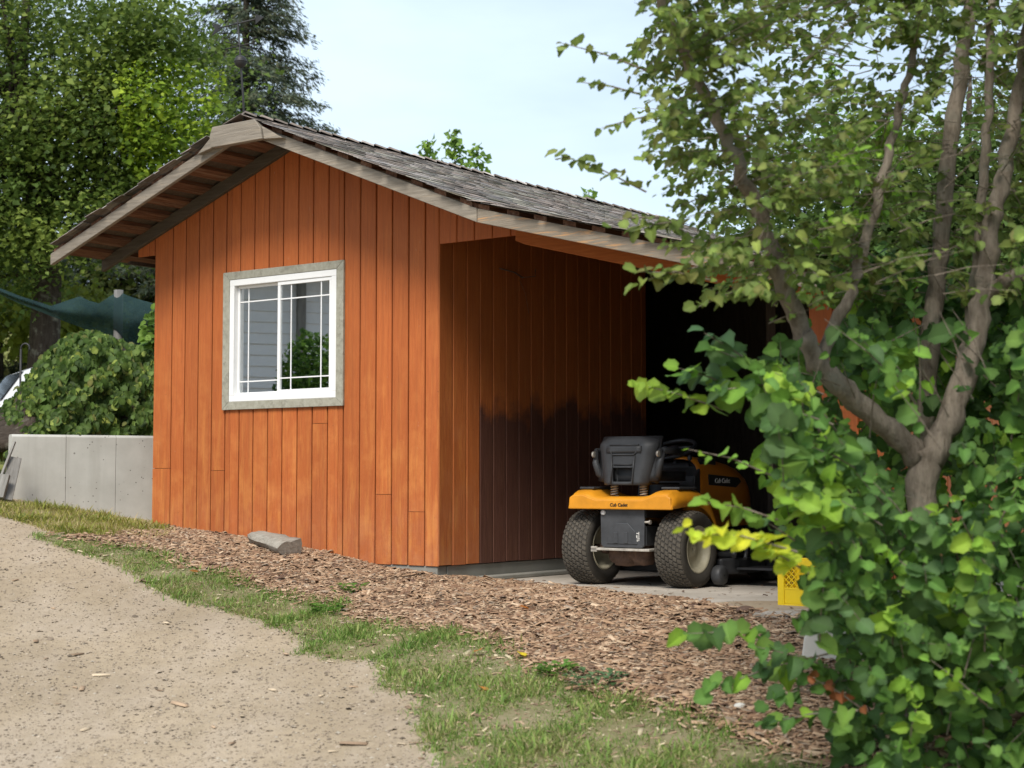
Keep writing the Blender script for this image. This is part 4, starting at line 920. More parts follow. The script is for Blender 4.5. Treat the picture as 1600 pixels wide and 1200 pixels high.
for s in range(4):
    Mx = Matrix.Translation((CWD / 2, CWD / 2, 0)) @ Matrix.Rotation(R(90) * s, 4, 'Z') @ Matrix.Translation((-CWD / 2, -CWD / 2, 0))
    MB().box((.037, .004, .013), (CWD - .037, .010, .10), M=Mx).box((.037, .002, .10), (CWD - .037, .012, .112), M=Mx).build('side_panel', MAT['crate_plastic'], cr, bevel=.002)
    lt = MB()
    for i in range(-4, 9):
        x = .037 + i * .036; z0, z1 = .112, CH - .036; h = z1 - z0
        for sg in (1, -1):
            xa, xb = (x, x + h) if sg > 0 else (x + h, x); ta = 0.; tb = 1.
            lo, hi = .037, CWD - .037
            for q in (0,):
                dx = xb - xa; t0, t1 = sorted(((lo - xa) / dx, (hi - xa) / dx)); ta = max(0, t0); tb = min(1, t1)
            if tb - ta > .05: lt.tube([(xa + dx * ta, .007 + .001 * sg, z0 + h * ta), (xa + dx * tb, .007 + .001 * sg, z0 + h * tb)], .0032, 4, M=Mx, smooth=False)
    lt.build('lattice', MAT['crate_plastic'], cr)
# pale concrete block in front of the bush
cbp = gpt(1302, 1040); cb = MB().prism([(-.15, -.10), (.16, -.10), (.16, .10), (.04, .17), (-.09, .19), (-.15, .06)], 'y', -.09, .09).build('concrete_block', MAT['concrete_block'], bevel=.012, label='pale broken concrete block under the leafy bush', cat='block')
cb.location = (cbp.x + .02, cbp.y + .05, cbp.z + .06); cb.rotation_euler = (0, R(8), R(-25))

# ------------------------------------------------------------------ leaves
def leaf_tmpl(wide=1.0, fold=.12, curl=.25, tooth=.05, seed=0):
    rg = np.random.default_rng(seed)
    o = [(0, .0), (.20, -.08), (.41, .04), (.51, .25), (.53, .48), (.47, .70), (.35, .86), (.16, .95), (0, 1.04)]
    vs, fs = [], []
    def z(x, y): return fold * abs(x) * 1.5 - curl * y * y * .5 + .02 * math.sin(9 * y + seed)
    mid = [(0, .32), (0, .68)]
    for sgn in (1, -1):
        b = len(vs)
        for k, (x, y) in enumerate(o):
            j = 1 + (tooth if k % 2 else -tooth) + rg.normal(0, .025); X_, Y_ = x * wide * j * sgn, .45 + (y - .45) * (j if 0 < k < 8 else 1); vs.append((X_, Y_, z(X_, Y_)))
        for (x, y) in mid: vs.append((x, y, z(x, y) - .02))
        m1, m2 = b + 9, b + 10
        t = [(0, 1, m1), (1, 2, m1), (2, 3, m1), (3, 4, m1), (m1, 4, m2), (4, 5, m2), (5, 6, m2), (6, 7, m2), (7, 8, m2)]
        for (p, q, r_) in t:
            f = [p if p > 8 else b + p, q if q > 8 else b + q, r_ if r_ > 8 else b + r_]
            fs.append(tuple(f) if sgn > 0 else tuple(f[::-1]))
    return np.array(vs), np.array(fs)
LT = [leaf_tmpl(1.0, .12, .25, .085, 1), leaf_tmpl(.88, .28, .55, .08, 2), leaf_tmpl(1.08, .07, .15, .09, 3), leaf_tmpl(.82, .40, .95, .08, 4), leaf_tmpl(.76, .60, .65, .08, 5)]
def small_tmpl(w=.42, fold=.3, curl=.2):
    return np.array([(0, 0, 0), (w, .45, fold * w), (0, 1, -curl), (-w, .45, fold * w), (0, .5, -.02)]), np.array([(0, 1, 4), (1, 2, 4), (2, 3, 4), (3, 0, 4)])
ST = small_tmpl()
VEIN = np.array(([1.3] + [.86, 1.06] * 3 + [.86, 1.1] + [1.38, 1.32]) * 2)      # paler midrib, darker margin
LEAF_ME = []
for i, (v, f) in enumerate(LT):
    me = bpy.data.meshes.new('leaf'); me.from_pydata([tuple(q) for q in v], [], [tuple(int(k) for k in q) for q in f]); me.materials.append(MAT['leaf_object']); me.polygons.foreach_set('use_smooth', [True] * len(f)); ca_ = me.color_attributes.new('tint', 'FLOAT_COLOR', 'POINT'); ca_.data.foreach_set('color', np.c_[VEIN[:, None] * [1.1, 1, 1], np.ones(22)].astype(np.float32).ravel()); me.update(); LEAF_ME.append(me)
def foliage(parent, P, axis, nrm, size, col, n_parts=0, score=None, tmpl=None, origin=None, name='foliage'):
    """leaves as geometry: the best-scored ones as single leaf objects, the rest joined"""
    n = len(P); o_ = np.array(origin if origin is not None else parent.location); order = np.argsort(-score)[:n_parts] if n_parts else np.array([], int)
    isp = np.zeros(n, bool); isp[order] = True
    Yv = norm(axis); Xv = norm(np.cross(Yv, nrm)); Zv = np.cross(Xv, Yv); ch = RNG.integers(0, len(LT), n)
    for i in order:
        s = float(size[i]); o = link('leaf', LEAF_ME[ch[i]], None, parent); p = P[i] - o_
        o.matrix_local = Matrix(((Xv[i, 0]*s, Yv[i, 0]*s, Zv[i, 0]*s, p[0]), (Xv[i, 1]*s, Yv[i, 1]*s, Zv[i, 1]*s, p[1]), (Xv[i, 2]*s, Yv[i, 2]*s, Zv[i, 2]*s, p[2]), (0, 0, 0, 1)))
        o.color = (*[float(q) for q in col[i]], 1)
    VV, FF, CC, base = [], [], [], 0
    for k in range(len(LT) if tmpl is None else 1):
        sel = (~isp) & ((ch == k) if tmpl is None else True); tv, tf = LT[k] if tmpl is None else tmpl
        if not sel.any(): continue
        V_, F_ = inst(tv, tf, P[sel] - o_, axis[sel], nrm[sel], size[sel]); VV.append(V_); FF.append(F_ + base); CC.append(np.repeat(np.c_[col[sel], np.ones(sel.sum())], len(tv), 0) * (np.tile(np.c_[VEIN, VEIN, VEIN, np.ones(22)], (int(sel.sum()), 1)) if tmpl is None else 1)); base += len(V_)
    if VV: np_mesh(name, np.concatenate(VV), np.concatenate(FF), MAT['leaf'], parent, col=np.concatenate(CC), kind='stuff', smooth=True)
def pick(cols, n, p=None): return np.array(cols)[RNG.choice(len(cols), n, p=p)] * RNG.uniform(.8, 1.2, (n, 1))
def limb_pts(spec, sub=5):
    pts = [np.array(at(x, y, d)) for x, y, d in spec]; out = []
    for i in range(len(pts) - 1):
        p0 = pts[max(i - 1, 0)]; p1 = pts[i]; p2 = pts[i + 1]; p3 = pts[min(i + 2, len(pts) - 1)]
        for k in range(sub):
            t = k / sub; out.append(.5 * (2 * p1 + (-p0 + p2) * t + (2*p0 - 5*p1 + 4*p2 - p3) * t*t + (-p0 + 3*p1 - 3*p2 + p3) * t**3))
    out.append(pts[-1]); return np.array(out)

# ---- the hazel tree in front, on the right
base = at(1425, 1250, 7.0); base.z = float(gz(base.x, base.y)) - .05
tree = empty('hazel_tree', tuple(base), label='forked hazel tree leaning over the right side of the shed', cat='tree')
B0 = np.array(base)
LIMBS = {}
def limb(name, spec, r0, r1, seg=12):
    p = limb_pts(spec); n = len(p); LIMBS[len(LIMBS)] = p
    rr = np.linspace(r0, r1, n) * .84 * (1 + .07 * np.sin(np.arange(n) * 1.9) + RNG.normal(0, .035, n))
    p2 = p + RNG.normal(0, .006, p.shape); MB().tube([tuple(q - B0) for q in p2], list(rr), seg).build(name, MAT['bark'], tree)
limb('trunk', [(1420, 1300, 7.0), (1424, 1120, 7.0), (1432, 950, 7.0), (1440, 800, 7.0), (1447, 700, 7.0)], .082, .078, 16)
limb('limb', [(1448, 745, 7.0), (1425, 700, 7.0), (1360, 648, 6.92), (1296, 590, 6.85), (1262, 535, 6.8), (1238, 480, 6.75), (1208, 400, 6.7), (1180, 320, 6.65), (1148, 245, 6.6), (1112, 165, 6.55), (1062, 70, 6.5), (1020, -20, 6.45)], .068, .022)
limb('limb', [(1282, 575, 6.83), (1300, 515, 6.88), (1330, 455, 6.95), (1350, 380, 7.0), (1372, 300, 7.05), (1390, 225, 7.1), (1408, 160, 7.15), (1428, 85, 7.2), (1440, 0, 7.2)], .036, .018)
limb('limb', [(1445, 740, 7.0), (1470, 690, 7.0), (1498, 615, 7.02), (1522, 530, 7.05), (1540, 450, 7.1), (1545, 380, 7.1), (1562, 300, 7.15), (1582, 200, 7.2), (1600, 90, 7.2), (1615, -20, 7.2)], .074, .03)
limb('limb', [(1536, 470, 7.1), (1570, 440, 7.0), (1620, 415, 6.95), (1720, 350, 6.9), (1850, 260, 6.9)], .045, .025)
limb('limb', [(1430, 1250, 7.6), (1434, 900, 7.6), (1440, 700, 7.6), (1450, 600, 7.6), (1460, 480, 7.65), (1468, 400, 7.7), (1478, 280, 7.75), (1494, 160, 7.8), (1512, 50, 7.8), (1520, -40, 7.8)], .062, .042)
limb('limb', [(1500, 620, 7.5), (1525, 420, 7.5), (1538, 260, 7.5), (1546, 120, 7.5), (1552, -20, 7.5)], .03, .022)
LP = np.concatenate(list(LIMBS.values()))
CLEAR = [(690, 790), (150, 740), (180, 570), (60, 740), (380, 440), (80, 640), (100, 300)]     # where bare wood shows between the leaves
CROWN = [(1010, -160), (985, -40), (985, 40), (975, 90), (995, 150), (985, 190), (1000, 240), (1010, 285), (1035, 330), (1030, 385), (1065, 400), (1075, 450), (1130, 470), (1190, 490), (1230, 500), (1300, 470), (1420, 440), (1560, 470), (1700, 500), (2100, 520), (2100, -200)]
GAPS = [[(1250, 60), (1330, 80), (1345, 150), (1300, 170), (1260, 120)], [(1345, 60), (1420, 60), (1400, 170), (1360, 150)], [(1415, 120), (1475, 130), (1460, 235), (1408, 220)], [(1500, 140), (1540, 150), (1530, 220), (1495, 240)], [(1440, 60), (1480, 60), (1470, 120), (1430, 130)], [(1060, 280), (1110, 290), (1100, 350), (1065, 350)]]
def sample(poly, n, d0, d1, gaps=(), gp=.1):
    lo = np.min(poly, 0); hi = np.max(poly, 0); out = []
    while len(out) < n:
        m = n * 3; a = RNG.uniform(lo[0], hi[0], m); b = RNG.uniform(lo[1], hi[1], m); d = RNG.uniform(d0, d1, m); ok = inpoly(a, b, poly)
        for g_ in gaps: ok &= ~(inpoly(a, b, g_) & (RNG.random(m) > gp))
        for x, y, z_ in zip(a[ok], b[ok], d[ok]): out.append((x, y, z_))
    return np.array(out[:n])
twig = MB()
def spray(tip, start, nleaf, size, cols, dro=.5, spread=.9, face=(0, -1, .6), out=None, rad=.0028, parent_o=B0, tw=None):
    """leaves set alternately along a twig"""
    tip = np.array(tip); start = np.array(start); L_ = tip - start; ln_ = np.linalg.norm(L_); d = L_ / max(ln_, 1e-6)
    midp = (tip + start) / 2 + np.array([0, 0, .06 * ln_]) + RNG.normal(0, .03 * ln_, 3)
    ts = np.linspace(.12, 1, nleaf); pts = ((1 - ts)**2)[:, None] * start + (2 * ts * (1 - ts))[:, None] * midp + (ts**2)[:, None] * tip
    (tw or twig).tube([tuple(q - parent_o) for q in (start, (start + 2 * midp + tip) / 4, tip)], [rad, rad * .7, rad * .3], 4, cap=False)
    side = norm(np.cross(d, [0, 0, 1]) + RNG.normal(0, .1, 3)); sg = np.where(np.arange(nleaf) % 2, 1, -1)[:, None]
    ax = d * .6 + side * sg * spread + np.array([0, 0, -dro]) + RNG.normal(0, .28, (nleaf, 3)); ax[-1] = d + RNG.normal(0, .2, 3) + [0, 0, -dro * .5]
    nr = np.array(face) + RNG.normal(0, .38, (nleaf, 3))
    sz = .90 * size * RNG.lognormal(0, .22, nleaf).clip(.5, 1.3); sz[-2:] *= .8
    out.append((pts + RNG.normal(0, .012, pts.shape), ax, nr, sz, pick(cols, nleaf)))
OLIVE = [(.110, .165, .038), (.145, .200, .048), (.090, .135, .032), (.190, .245, .065), (.160, .180, .052), (.23, .31, .07), (.125, .19, .042)]
GREEN = [(.070, .145, .032), (.088, .180, .040), (.112, .225, .045), (.055, .115, .032), (.15, .275, .055), (.082, .155, .052)]
LIME = [(.19, .34, .04), (.24, .39, .045), (.16, .30, .045)]
acc = []
for (x, y, d) in sample(CROWN, 1750, 5.9, 8.4, GAPS, .16):
    tip = np.array(at(x, y, d)); dd = LP - tip; j = np.argmin((dd ** 2).sum(1) + np.where(LP[:, 2] > tip[2] + .15, .6, 0)); v_ = LP[j] - tip; l_ = np.linalg.norm(v_)
    start = tip + v_ * min(1, RNG.uniform(.28, .5) / max(l_, .01)) + RNG.normal(0, .05, 3); rim = x < 1120
    cl = OLIVE if not (1280 < x < 1400 and 190 < y < 350 and RNG.random() < .4) else LIME
    spray(tip, start, int(RNG.integers(9, 17)), RNG.uniform(.036, .052), cl, .35, .8, (0, -.35, .9), acc)
for (pts_, n_, s_) in (([(868, 240, 6.5), (925, 268, 6.5), (1010, 300, 6.55)], 16, .058), ([(872, 66, 6.4), (960, 72, 6.4), (1010, 110, 6.5)], 12, .055), ([(905, 128, 6.4), (960, 122, 6.45), (1010, 150, 6.5)], 10, .05), ([(940, 200, 6.5), (985, 190, 6.5), (1020, 180, 6.5)], 8, .05), ([(950, 345, 6.4), (975, 330, 6.4), (1030, 340, 6.5)], 6, .055), ([(1000, 440, 6.2), (1040, 425, 6.25), (1100, 415, 6.4)], 14, .06), ([(1000, 425, 6.2), (1060, 440, 6.3), (1120, 440, 6.4)], 14, .06), ([(985, 360, 6.5), (1020, 350, 6.5), (1060, 345, 6.5)], 12, .055), ([(1090, 480, 6.3), (1140, 460, 6.4), (1190, 440, 6.5)], 14, .06)):
    spray(at(*pts_[0]), at(*pts_[-1]), n_, s_, OLIVE, .3, .8, (0, -.5, .8), acc, .005)
def flush_leaves(acc, parent, nparts, o_, poly_score=True):
    P = np.concatenate([q[0] for q in acc]); ax = np.concatenate([q[1] for q in acc]); nr = np.concatenate([q[2] for q in acc]); sz = np.concatenate([q[3] for q in acc]); cl = np.concatenate([q[4] for q in acc])
    a, b = proj(P)
    if LIMBS and nparts >= 300:
        near = np.zeros(len(P), bool)
        for lp_, (lo_, hi_) in zip(LIMBS.values(), CLEAR):
            la, lb_ = proj(lp_); u = (lb_ > lo_) & (lb_ < hi_)
            if not u.any(): continue
            d2 = np.hypot(a[:, None] - la[u][None], b[:, None] - lb_[u][None]); j = d2.argmin(1)
            near |= (d2[np.arange(len(P)), j] < 30) & (P[:, 1] < lp_[u][j][:, 1] + .05)
        kp = ~(near & (RNG.random(len(P)) < .84)); P, ax, nr, sz, cl, a, b = P[kp], ax[kp], nr[kp], sz[kp], cl[kp], a[kp], b[kp]
    inside = (a > -10) & (a < 1610) & (b > 60) & (b < 1140)
    sc_ = np.where(inside, sz / P[:, 1] * (.6 + .4 * np.abs(norm(nr)[:, 1])), -1)
    foliage(parent, P, ax, nr, sz, cl, nparts, sc_ - .004 * P[:, 1] * .3, origin=o_)
flush_leaves(acc, tree, 300, B0)
twig.build('twigs', MAT['bark'], tree, kind='stuff')

# ---- leafy bush round the foot of the tree
bush_o = Vector((2.0, 6.6, float(gz(2.0, 6.6)))); BO = np.array(bush_o)
bush = empty('hazel_bush', tuple(bush_o), label='dense green broad-leaved bush at the foot of the hazel tree', cat='bush')
BUSH = [(1150, 600), (1180, 640), (1195, 700), (1210, 760), (1235, 800), (1262, 850), (1285, 905), (1300, 960), (1330, 1010), (1320, 1060), (1290, 1120), (1310, 1260), (2000, 1260), (2000, 500), (1600, 490), (1480, 470), (1330, 480), (1230, 520), (1170, 560)]
BGAP = [[(1360, 600), (1500, 600), (1500, 700), (1470, 790), (1415, 790), (1390, 700)], [(1255, 520), (1310, 560), (1400, 660), (1380, 690), (1290, 620), (1250, 570)], [(1470, 560), (1500, 480), (1570, 480), (1540, 600), (1495, 700), (1465, 690)], [(1500, 560), (1600, 540), (1600, 650), (1520, 660)], [(1290, 975), (1320, 990), (1310, 1040), (1275, 1030)]]
btw = MB(); acc = []
for (x, y, d) in sample(BUSH, 1150, 5.7, 7.6):
    if any(inpoly(x, y, g_) for g_ in BGAP):
        if RNG.random() < .45: continue
        d = RNG.uniform(7.35, 8.1)
    tip = np.array(at(x, y, d)); start = tip + np.array([RNG.normal(.12, .1), RNG.uniform(.05, .3), -RNG.uniform(.05, .3)]); up_ = np.clip((900 - y) / 400, 0, 1)
    tone = RNG.random(); cl = GREEN if tone < .86 else LIME
    if 1190 < x < 1330 and 690 < y < 860 and RNG.random() < .5: cl = LIME
    spray(tip, start, int(RNG.integers(7, 13)), RNG.uniform(.052, .080), cl, .75, .9, (-.15, -.9, .45), acc, .004, BO, btw)
for (x, y, d) in sample([(1270, 400), (1420, 370), (1640, 400), (1640, 680), (1500, 700), (1400, 620), (1300, 540)], 190, 7.5, 8.8):
    tip = np.array(at(x, y, d)); spray(tip, tip + np.array([RNG.normal(.1, .1), RNG.uniform(.05, .3), -RNG.uniform(.05, .3)]), int(RNG.integers(8, 13)), RNG.uniform(.06, .09), GREEN if RNG.random() < .8 else LIME, .7, .9, (-.15, -.9, .45), acc, .004, BO, btw)
for (p0, p1, n_, s_, cl) in (((1068, 832, 5.3), (1245, 862, 5.5), 22, .066, [(.42, .46, .03), (.50, .50, .035), (.36, .44, .035)]), ((1180, 850, 5.4), (1270, 900, 5.6), 16, .066, [(.36, .44, .035), (.26, .38, .04)]),
    ((988, 598, 6.2), (1130, 640, 6.4), 14, .075, [(.20, .30, .035), (.14, .24, .035)]), ((1075, 702, 6.0), (1210, 745, 6.2), 8, .046, LIME), ((1100, 785, 5.9), (1215, 812, 6.0), 9, .065, [(.16, .28, .035), (.12, .22, .035)]),
    ((1170, 800, 6.0), (1250, 850, 6.1), 7, .06, GREEN), ((1075, 990, 6.0), (1230, 1010, 6.3), 12, .085, GREEN + LIME[:1]), ((1105, 1080, 6.0), (1300, 1020, 6.3), 16, .085, GREEN + LIME[:1]), ((1180, 1010, 6.0), (1330, 1060, 6.3), 14, .08, GREEN), ((1200, 1095, 6.0), (1350, 1060, 6.3), 14, .08, GREEN),
    ((1195, 1130, 5.9), (1340, 1110, 6.0), 10, .07, LIME + GREEN), ((1100, 520, 6.2), (1190, 580, 6.4), 7, .10, [(.05, .11, .045), (.06, .12, .05)]), ((1115, 545, 6.2), (1200, 590, 6.4), 8, .09, GREEN), ((1060, 575, 6.3), (1160, 615, 6.4), 12, .09, GREEN + LIME), ((1120, 610, 6.2), (1240, 600, 6.4), 14, .10, GREEN + LIME), ((1250, 700, 5.9), (1330, 770, 6.2), 12, .09, LIME), ((1240, 780, 5.7), (1330, 830, 6.0), 14, .09, LIME), ((1245, 750, 5.7), (1300, 850, 6.0), 12, .09, LIME + GREEN)):
    spray(at(*p0), at(*p1), n_, s_, cl, .35, .85, (-.1, -.6, .75), acc, .005, BO, btw)
spray(at(1270, 1060, 6.1), at(1350, 1110, 6.2), 9, .05, [(.35, .13, .05), (.28, .10, .04)], .3, .6, (0, -.6, .6), acc, .006, BO, btw)
flush_leaves(acc, bush, 300, BO); btw.build('stems', MAT['bark'], bush, kind='stuff')

# ---- vine mound behind the concrete wall
vo = at(120, 690, 16.4); vine = empty('vine_mound', tuple(vo), label='rounded mound of leafy vines behind the concrete wall', cat='vine'); VO = np.array(vo)
MOUND = [(-260, 640), (-120, 600), (0, 640), (20, 620), (45, 585), (75, 545), (110, 520), (150, 516), (200, 535), (246, 545), (262, 700), (-260, 720)]
P_ = sample(MOUND, 9500, 0, 1); top_y = np.interp(P_[:, 0], [-260, -120, 0, 20, 45, 75, 110, 150, 200, 246, 262], [640, 600, 640, 622, 585, 545, 520, 516, 533, 545, 545])
hgt = np.clip((P_[:, 1] - top_y) / 150, 0, 1); dep = 16.9 - 1.5 * np.sqrt(hgt) + RNG.uniform(0, .8, len(P_)) ** 1.5 * 1.1 + .22 * np.sin(P_[:, 0] / 11.) * np.cos(P_[:, 1] / 9.) + .15 * np.sin(P_[:, 0] / 29. + 1)
P = np.array([tuple(at(x, y, d)) for x, y, d in zip(P_[:, 0], P_[:, 1], dep)]); n = len(P)
nr = np.stack([RNG.normal(0, .4, n), -.75 + RNG.normal(0, .3, n), .6 + RNG.normal(0, .3, n)], 1); ax = np.stack([RNG.normal(0, .6, n), RNG.normal(-.3, .3, n), -.9 + RNG.normal(0, .3, n)], 1)
cl = pick([(.066, .112, .023), (.090, .145, .030), (.048, .082, .019), (.130, .19, .04), (.16, .17, .05), (.28, .34, .07)], n, [.26, .26, .22, .14, .05, .07])
foliage(vine, P, ax, nr, RNG.uniform(.046, .078, n), cl, 280, RNG.random(n) - (dep - 15) * .3 - np.where((P_[:, 0] < 0) | (P_[:, 0] > 238), 5, 0))
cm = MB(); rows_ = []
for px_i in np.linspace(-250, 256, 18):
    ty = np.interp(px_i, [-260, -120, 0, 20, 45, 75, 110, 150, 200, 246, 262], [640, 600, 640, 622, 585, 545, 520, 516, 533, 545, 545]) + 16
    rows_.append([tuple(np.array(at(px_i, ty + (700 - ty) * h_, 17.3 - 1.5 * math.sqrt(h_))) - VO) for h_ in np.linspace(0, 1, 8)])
cm.grid(rows_); cm.build('inner_sheet', MAT['dark_bark'], vine, solid=.1)  # one closed dark sheet filling the mound behind the leaves, no separate stems
# climbing shoot in front of the net at the shed edge
so = at(238, 600, 16.5); shoot = empty('climbing_vine', tuple(so), label='thin climbing vine beside the left shed edge', cat='vine'); acc = []; tw = MB()
for (p0, p1) in (((228, 500, 16.4), (240, 540, 16.6)), ((236, 484, 16.4), (242, 560, 16.6)), ((226, 525, 16.4), (240, 545, 16.6))): spray(at(*p0), at(*p1), 14, .09, [(.10, .18, .03), (.15, .24, .04)], .4, .9, (0, -.7, .6), acc, .006, np.array(so), tw)
flush_leaves(acc, shoot, 0, np.array(so)); tw.build('stems', MAT['dark_bark'], shoot, kind='stuff')

# ---- shade net on a post
net_o = at(180, 640, 19.0); net_o.z = float(gz(net_o.x, net_o.y)); net = empty('shade_net', tuple(net_o), label='dark green shade netting sagging from a post behind the vines', cat='netting'); NO = np.array(net_o)
tops = [(-200, 440), (-60, 444), (0, 450), (30, 462), (55, 470), (80, 478), (100, 471), (125, 463), (140, 470), (155, 474), (170, 464), (185, 455), (200, 462), (225, 470), (262, 480), (330, 500)]
bots = [(-200, 446), (-60, 452), (0, 460), (30, 474), (55, 484), (80, 494), (100, 502), (125, 511), (140, 518), (155, 523), (170, 526), (185, 530), (200, 535), (225, 540), (262, 545), (330, 560)]
MB().grid([[tuple(np.array(at(t_[0] + (b_[0] - t_[0]) * h, t_[1] + (b_[1] - t_[1]) * h, 19.0 + .12 * math.sin(i * 1.3 + h * 2) + .25 * h - .3 * math.sin(h * 3))) - NO) for h in np.linspace(0, 1, 8)] for i, (t_, b_) in enumerate(zip(tops, bots))]).build('net', MAT['shade_net'], net)
MB().tube([(0, .08, -.2), (0, .08, at(180, 452, 19.0).z - net_o.z)], .055, 10).build('post', MAT['lean_wood'], net)

# ---- white car far behind, and a garden hook
car_o = at(180, 700, 25.5); car_o.z = float(gz(car_o.x, car_o.y)); car = empty('parked_car', tuple(car_o), R(28), label='white estate car parked behind the vine mound, mostly hidden', cat='car')
car_top = at(20, 568, 24.3).z - car_o.z; sc_ = car_top / 1.75
prof = [(-2.2, .45), (-2.25, .8), (-2.2, 1.0), (-2.05, 1.12), (-1.7, 1.62), (-1.45, 1.72), (.4, 1.75), (.9, 1.6), (1.35, 1.15), (2.1, 1.02), (2.3, .8), (2.3, .45)]
MB().prism([(a * sc_, b * sc_) for a, b in prof], 'y', -.88 * sc_, .88 * sc_).build('body', MAT['car_white'], car, bevel=.08)
for s in (-1, 1):
    for (x0, x1, x2, x3) in ((-1.75, -1.0, -1.0, -1.55), (-.92, -.05, -.05, -.92), (.03, 1.1, .75, .03)): MB().prism([(x0 * sc_, 1.14 * sc_), (x1 * sc_, 1.14 * sc_), (x2 * sc_, 1.6 * sc_), (x3 * sc_, 1.6 * sc_)], 'y', (s * .885 - .004) * sc_, (s * .885 + .004) * sc_).build('side_window', MAT['car_glass'], car)
    MB().box((-2.27 * sc_, (s * .75 - .12) * sc_, .82 * sc_), (-2.10 * sc_, (s * .75 + .135) * sc_, 1.08 * sc_), bev=.02).build('tail_light', MAT['tail_red'], car)
    for x in (-1.4, 1.45):
        w_ = MB().lathe([(.2, -.1), (.33, -.11), (.35, -.06), (.35, .06), (.33, .11), (.2, .11), (.02, .08)], 'y', 28).build('wheel', MAT['rubber'], car); w_.location = (x * sc_, s * .8 * sc_, .35)
MB().prism([(-2.075 * sc_, 1.14 * sc_), (-2.04 * sc_, 1.13 * sc_), (-1.70 * sc_, 1.60 * sc_), (-1.73 * sc_, 1.61 * sc_)], 'y', -.72 * sc_, .72 * sc_).build('rear_window', MAT['car_glass'], car)
hko = at(30, 690, 18.2); hko.z = float(gz(hko.x, hko.y)); hook = empty('garden_hook', tuple(hko), label='black shepherd hook pole above the vines', cat='hook'); hz = at(30, 545, 18.2).z - hko.z
MB().tube([(0, 0, 0), (0, 0, hz)], .013, 6).tube([(0, 0, hz)] + [(.05 - .05 * math.cos(a), 0, hz + .06 * math.sin(a)) for a in np.linspace(.2, 3.6, 9)], .011, 6).build('pole', MAT['iron'], hook)

# ---- trees behind
def blob_tree(name, label, trunk_px, depth, crown, n_clump, leaf_n, size, cols, r_trunk=.22, probs=None, group=None, spread=.5, drop=.2, bright=None):
    o = at(trunk_px, 700, depth); o.z = float(gz(o.x, o.y)) - .1; t = empty(name, tuple(o), label=label, cat='tree', group=group); O = np.array(o)
    C_ = []; m = 0
    for (cx, cy, cd, rx, rz_) in crown:
        c = np.array(at(cx, cy, cd)); k = int(n_clump / len(crown)); u = RNG.normal(size=(k, 3)); u = norm(u) * (RNG.random((k, 1)) ** .38); C_.append(c + u * [rx, rx * .9, rz_])
    C_ = np.concatenate(C_); cc = C_.mean(0)
    br = MB(); top_ = C_[:, 2].max(); tb = [O + [0, 0, 0], O + [.1, 0, (cc[2] - O[2]) * .55], cc + [0, 0, 0], cc + [.1, 0, (top_ - cc[2]) * .7]]
    br.tube([tuple(q - O) for q in tb], [r_trunk, r_trunk * .75, r_trunk * .45, r_trunk * .1], 10).build('trunk', MAT['dark_bark'], t)
    bm_ = MB()
    for q in C_[RNG.choice(len(C_), min(90, len(C_)), replace=False)]:
        s0 = np.array(tb[1]) + (np.array(tb[2]) - np.array(tb[1])) * RNG.uniform(0, 1.3); bm_.tube([tuple(s0 - O), tuple((s0 + q) / 2 - O + [0, 0, .1]), tuple(q - O)], [r_trunk * .18, r_trunk * .1, r_trunk * .03], 5, cap=False)
    bm_.build('branches', MAT['dark_bark'], t, kind='stuff')
    idx = np.repeat(np.arange(len(C_)), leaf_n); n = len(idx); P = C_[idx] + RNG.normal(0, spread, (n, 3)) * [1, 1, .55]; nr = np.stack([RNG.normal(0, .5, n), RNG.normal(-.3, .5, n), 1 + RNG.normal(0, .4, n)], 1); ax = np.stack([RNG.normal(0, 1, n), RNG.normal(0, 1, n), RNG.normal(-drop, .4, n)], 1)
    ctone = RNG.choice(len(cols), len(C_), p=probs); cl = np.array(cols)[ctone[idx]] * RNG.uniform(.75, 1.25, (n, 1))
    if bright: 
        a, b = proj(P); s_ = inpoly(a, b, bright[0]) & (RNG.random(n) < .8); cl[s_] = pick(bright[1], int(s_.sum()))
    foliage(t, P, ax, nr, size * RNG.lognormal(0, .25, n), cl, 0, None, ST, name='crown'); return t
blob_tree('shade_tree', 'big dark green shade tree at the left edge behind the shed', 60, 26, [(60, 150, 26, 2.6, 2.5), (-120, 100, 26.5, 3.0, 3.0), (170, 250, 25.5, 1.8, 1.6), (30, 330, 25.5, 2.2, 1.4), (230, 140, 25, 1.5, 1.3), (100, 0, 26, 3, 2), (-200, 330, 26, 2.6, 2.0)], 620, 105, .088, [(.078, .125, .025), (.115, .170, .033), (.155, .21, .042), (.22, .28, .055)], .3, [.3, .34, .24, .12], spread=.36,
    bright=([(180, 100), (270, 90), (350, 110), (350, 170), (310, 230), (230, 300), (190, 250)], [(.28, .40, .04), (.36, .46, .045), (.20, .31, .04)]))
blob_tree('garden_tree', 'leafy green tree behind the carport on the right', 1450, 20, [(1330, 330, 20, 1.7, 1.1), (1560, 320, 20, 1.7, 1.4), (1750, 250, 20.5, 2.2, 1.8), (1430, 400, 19.5, 1.6, .9)], 360, 90, .085, [(.075, .125, .03), (.095, .155, .038), (.12, .19, .045), (.17, .24, .055)], .2, [.3, .34, .24, .12], spread=.32)
